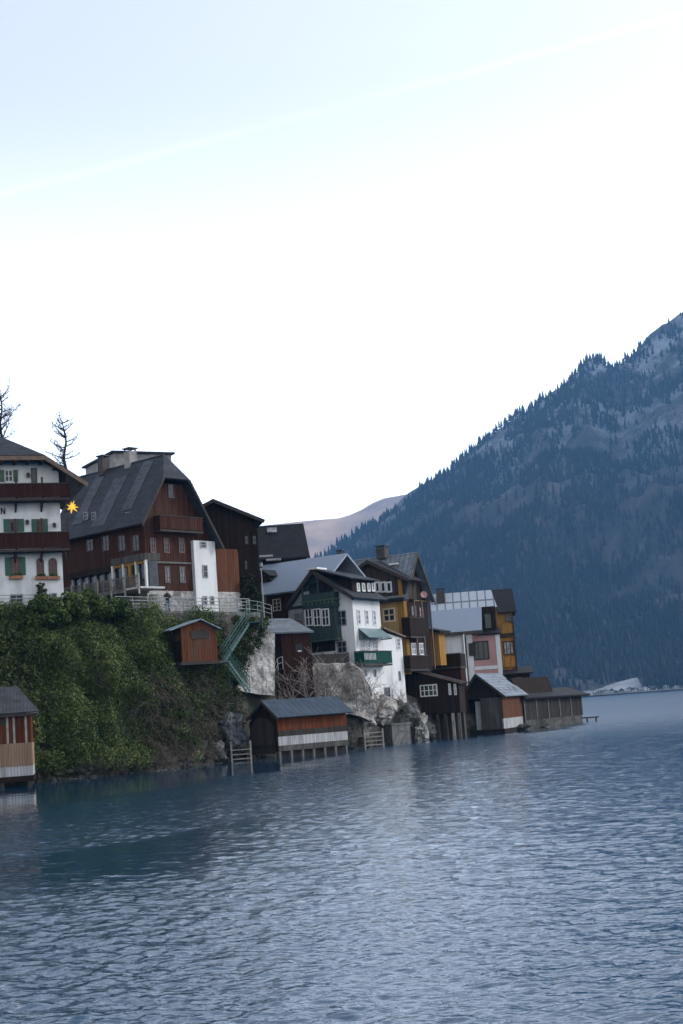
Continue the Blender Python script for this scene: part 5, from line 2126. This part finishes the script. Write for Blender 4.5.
# brown brambles hanging on the lower bank
mb = MB()
rnd = random.Random(5)
for i in range(600):
    px = rnd.uniform(140, 222)
    w = rnd.uniform(.02, .5)
    p = bank(px, w) + Vector(OUT) * .25
    d = Vector((rnd.gauss(.1, .6), rnd.gauss(-.5, .3), rnd.gauss(.5, .5))).normalized()
    ln = rnd.uniform(.6, 1.6)
    q = p
    for k in range(4):
        e = q + d * ln * .3
        if e.z < .2: break
        mb.tube(q, e, .035 * (1 - k * .18), .035 * (1 - (k + 1) * .18), 3)
        s_ = Vector((rnd.gauss(0, 1), rnd.gauss(0, 1), rnd.gauss(0, 1))).normalized()
        mb.tube(e, e + (d * .4 + s_ * .8) * .45, .02, .010, 3)
        q = e
        d = (d + Vector((0, 0, -.45))).normalized()
tag(mb.build('brambles', W['twigdark']), 'tangled brown bare brambles at the foot of the ivy bank', 'brambles', kind='stuff')

# scattered low greenery where the bank is rock and brambles
cl = []
for i in range(430):
    px = random.uniform(140, 240)
    p = bank(px, random.uniform(.1, .75)) + Vector(OUT) * .3
    cl.append((p, random.uniform(.25, .55), OUT, random.uniform(.1, .65)))
v, tn = clumps(cl, 40, .165)
tag(np_mesh('undergrowth', v, 4, W['moss'], tint=tn), 'patchy olive undergrowth below the little wooden hut', 'undergrowth', kind='stuff')


def bare_tree(px, py_base, py_top, Y, label, seed, spread=.5):
    b = P(px, py_base, Y)
    ht = P(px, py_top, Y).z - b.z
    e = empty('bare_tree', b, 0, label, 'tree', 'bare trees behind the roofs')
    rnd = random.Random(seed)
    tr, br = MB(), MB()
    q = Vector((0, 0, -4))
    n = 12
    for i in range(n):
        z = -4 + (ht + 4) * (i + 1) / n
        nx = Vector((.16 * math.sin(i * 1.3 + seed), .1 * math.cos(i), z))
        tr.tube(q, nx, .26 * (1 - i / n * .85), .26 * (1 - (i + 1) / n * .85), 7)
        if z > ht * .12:
            for k in range(5):
                a = rnd.uniform(0, 6.28)
                ln = rnd.uniform(.5, 1.0) * (1.9 - 1.1 * i / n) * spread * 2
                d = Vector((math.cos(a), math.sin(a) * .7, rnd.uniform(.0, .55)))
                p0 = q.lerp(nx, rnd.random())
                pr = p0
                for s_ in range(4):
                    d = (d + Vector((rnd.gauss(0, .2), rnd.gauss(0, .2), .14))).normalized()
                    e2 = pr + d * ln * .3
                    br.tube(pr, e2, .055 * (1 - s_ * .2), .055 * (1 - (s_ + 1) * .2), 4)
                    for t in range(3):
                        sd = (d * .6 + Vector((rnd.gauss(0, .7), rnd.gauss(0, .7), rnd.gauss(.3, .4)))).normalized()
                        tp = e2 + sd * ln * .28
                        br.tube(e2, tp, .022, .012, 3)
                        br.tube(tp, tp + (sd + Vector((rnd.gauss(0, .5), 0, .4))).normalized() * ln * .16, .013, .008, 3)
                    pr = e2
        q = nx
    tr.build('trunk', W['bark'], e)
    br.build('crown', W['bark'], e)


bare_tree(66, 472, 420, 126, 'gaunt bare tree rising between the chalet and the slate roof', 3, .62)
bare_tree(2, 445, 396, 118, 'bare tree behind the chalet roof at the left edge', 8, .75)

# ================================================================== FAR VILLAGE
FV = [(592, 1445, 9, 7, 'white house at the far shore nearest the boarded dock', 'white'), (600, 1448, 8, 6, 'second pale house along the far shore', 'cream'), (612, 1452, 8, 6, 'low grey house below the snowy meadow', 'gable'), (622, 1450, 7, 6, 'dark barn below the snowy meadow', 'darkwood'),
      (636, 1448, 9, 6, 'pale house right of the snowy meadow foot', 'white'), (646, 1448, 11, 7, 'longest white house on the far shore', 'white'), (655, 1451, 8, 6, 'grey house beside the longest white house', 'gable'),
      (668, 1472, 11, 9, 'white house highest on the wooded far slope', 'white'), (676, 1449, 9, 6, 'pale house far right on the opposite shore', 'cream'), (661, 1462, 8, 6, 'snow roofed barn under the highest far house', 'darkwood')]
for k_ in range(9):
    FV.append((598 + k_ * 10.2 + 3 * math.sin(k_ * 5.1), 1446 + (k_ * 7) % 13, 6 + k_ % 3, 4.5 + k_ % 2, 'tiny pale house in the thin row along the far shore', ('white', 'cream', 'gable')[k_ % 3]))
pts = [[mountain(px, .0008 + .0075 * j / 3) + Vector((0, 0, 1.1)) for j in range(4)] for px in range(560, 780, 5)]
tag(grid_mesh('shore_meadow', pts, m_plain('winter_grass', (.13, .125, .115), .95, var=.4, scale=.06)), kind='structure')
wallm = {'white': W['whiteshade'], 'cream': W['paleconc'], 'gable': W['gable'], 'darkwood': W['darkwood']}
snowm = m_plain('village_snow_roof', (.30, .32, .35), .8)
for i, (px, Y, wd, hg, lab, mt) in enumerate(FV):
    p = PZ(px, Y, 0)
    p.z = mountain(px, (Y - YS) / (YR - YS)).z
    wd, hg = wd * .72, hg * .72
    e = empty('far_house', p, R(random.uniform(-25, 25)), lab, 'house', 'thin row of far shore houses' if lab.startswith('tiny') else 'village houses on the far shore')
    MB().prism([(-wd / 2, 0, -1), (wd / 2, 0, -1), (wd / 2, 0, hg * .6), (0, 0, hg), (-wd / 2, 0, hg * .6)], (0, 9, 0)).build('wall', wallm[mt], e)
    mb = MB()
    for s_ in (-1, 1):
        mb.slab([(s_ * (wd / 2 + .7), -.8, hg * .6 - .45), (s_ * (wd / 2 + .7), 9.8, hg * .6 - .45), (0, 9.8, hg + .25), (0, -.8, hg + .25)], .3)
    mb.build('roof', snowm if i % 3 != 1 else W['gable'], e)
    mb = MB()
    for x in (-wd * .25, wd * .25):
        for z in (hg * .12, hg * .4):
            mb.box(x - .5, x + .5, -.06, -.005, z, z + 1.2)
    mb.build('window', W['glass'], e)

# ================================================================== AIR
hz = MB().box(-7000, 7000, -900, 7800, -2.2, 1450).build('haze', bpy.data.materials.new('haze_air'))
hm = hz.data.materials[0]
hm.use_nodes = True
hm.node_tree.nodes.clear()
nt = NT(hm.node_tree)
pv = nt.n('ShaderNodeVolumePrincipled', {'Color': (.21, .50, .98, 1), 'Density': 1.25e-4, 'Anisotropy': .2})
ou = nt.n('ShaderNodeOutputMaterial')
hm.node_tree.links.new(pv.outputs[0], ou.inputs['Volume'])
tag(hz, 'bluish winter haze over the lake', 'haze', kind='stuff')

# ================================================================== SKY AND SUN
world = bpy.data.worlds.new('World')
scn.world = world
world.use_nodes = True
wt = NT(world.node_tree)
sun_dir = Vector((.85, .25, .46)).normalized()
el = math.asin(sun_dir.z)
az = math.atan2(sun_dir.x, sun_dir.y)
sky = wt.n('ShaderNodeTexSky', sky_type='NISHITA', sun_disc=False, sun_elevation=el, sun_rotation=az, altitude=500, air_density=1.0, dust_density=1.0, ozone_density=1.0)
hsv = wt.n('ShaderNodeHueSaturation', {'Saturation': .18, 'Value': 1.0, 'Color': sky.outputs[0]})
gen = wt.n('ShaderNodeTexCoord').outputs['Generated']
# contrail: a band along a great circle of the sky, broken up by noise
nrm = ray(0, 195).normalized().cross(ray(683, 15).normalized()).normalized()
dist = wt.m('ABSOLUTE', wt.m('ADD', wt.n('ShaderNodeVectorMath', {0: gen, 1: tuple(nrm)}, operation='DOT_PRODUCT').outputs['Value'], wt.m('MULTIPLY', wt.m('SUBTRACT', wt.noise(gen, 26, 4), .5), .006)))
band = wt.m('SUBTRACT', 1.0, wt.step(dist, .0006, .0042))
brk = wt.step(wt.noise(gen, 9, 5, .6), .28, .55)
veil = wt.step(wt.noise(wt.scaled(gen, (1, 1, 3.5)), 3.0, 6, .6), .42, .75)
k = wt.m('ADD', wt.m('MULTIPLY', wt.m('MULTIPLY', band, brk), .055), wt.m('MULTIPLY', veil, .022))
zz_ = wt.n('ShaderNodeSeparateXYZ', {0: gen}).outputs[2]
k = wt.m('ADD', k, wt.m('MULTIPLY', wt.m('MULTIPLY', wt.m('SUBTRACT', 1.0, wt.step(zz_, .08, .43)), wt.step(wt.n('ShaderNodeSeparateXYZ', {0: gen}).outputs[1], -.3, .6)), .92))
fin = wt.mix(k, hsv.outputs[0], (8.8, 9.3, 10.2))
bg = world.node_tree.nodes['Background']
world.node_tree.links.new(fin, bg.inputs['Color'])
bg.inputs['Strength'].default_value = .120

sd = bpy.data.lights.new('sun', 'SUN')
sd.energy = .8
sd.angle = R(12)
sd.color = (1, .95, .88)
so = bpy.data.objects.new('sun', sd)
COL.objects.link(so)
so.rotation_euler = (-sun_dir).to_track_quat('-Z', 'Y').to_euler()

vs = scn.view_settings
vs.view_transform = 'Standard'
vs.look = 'None'
vs.gamma = 1
vs.use_curve_mapping = False
vs.exposure = 1.6
scn.cycles.use_denoising = True
scn.cycles.max_bounces = 6
scn.cycles.volume_bounces = 0
scn.cycles.caustics_reflective = False
scn.cycles.caustics_refractive = False
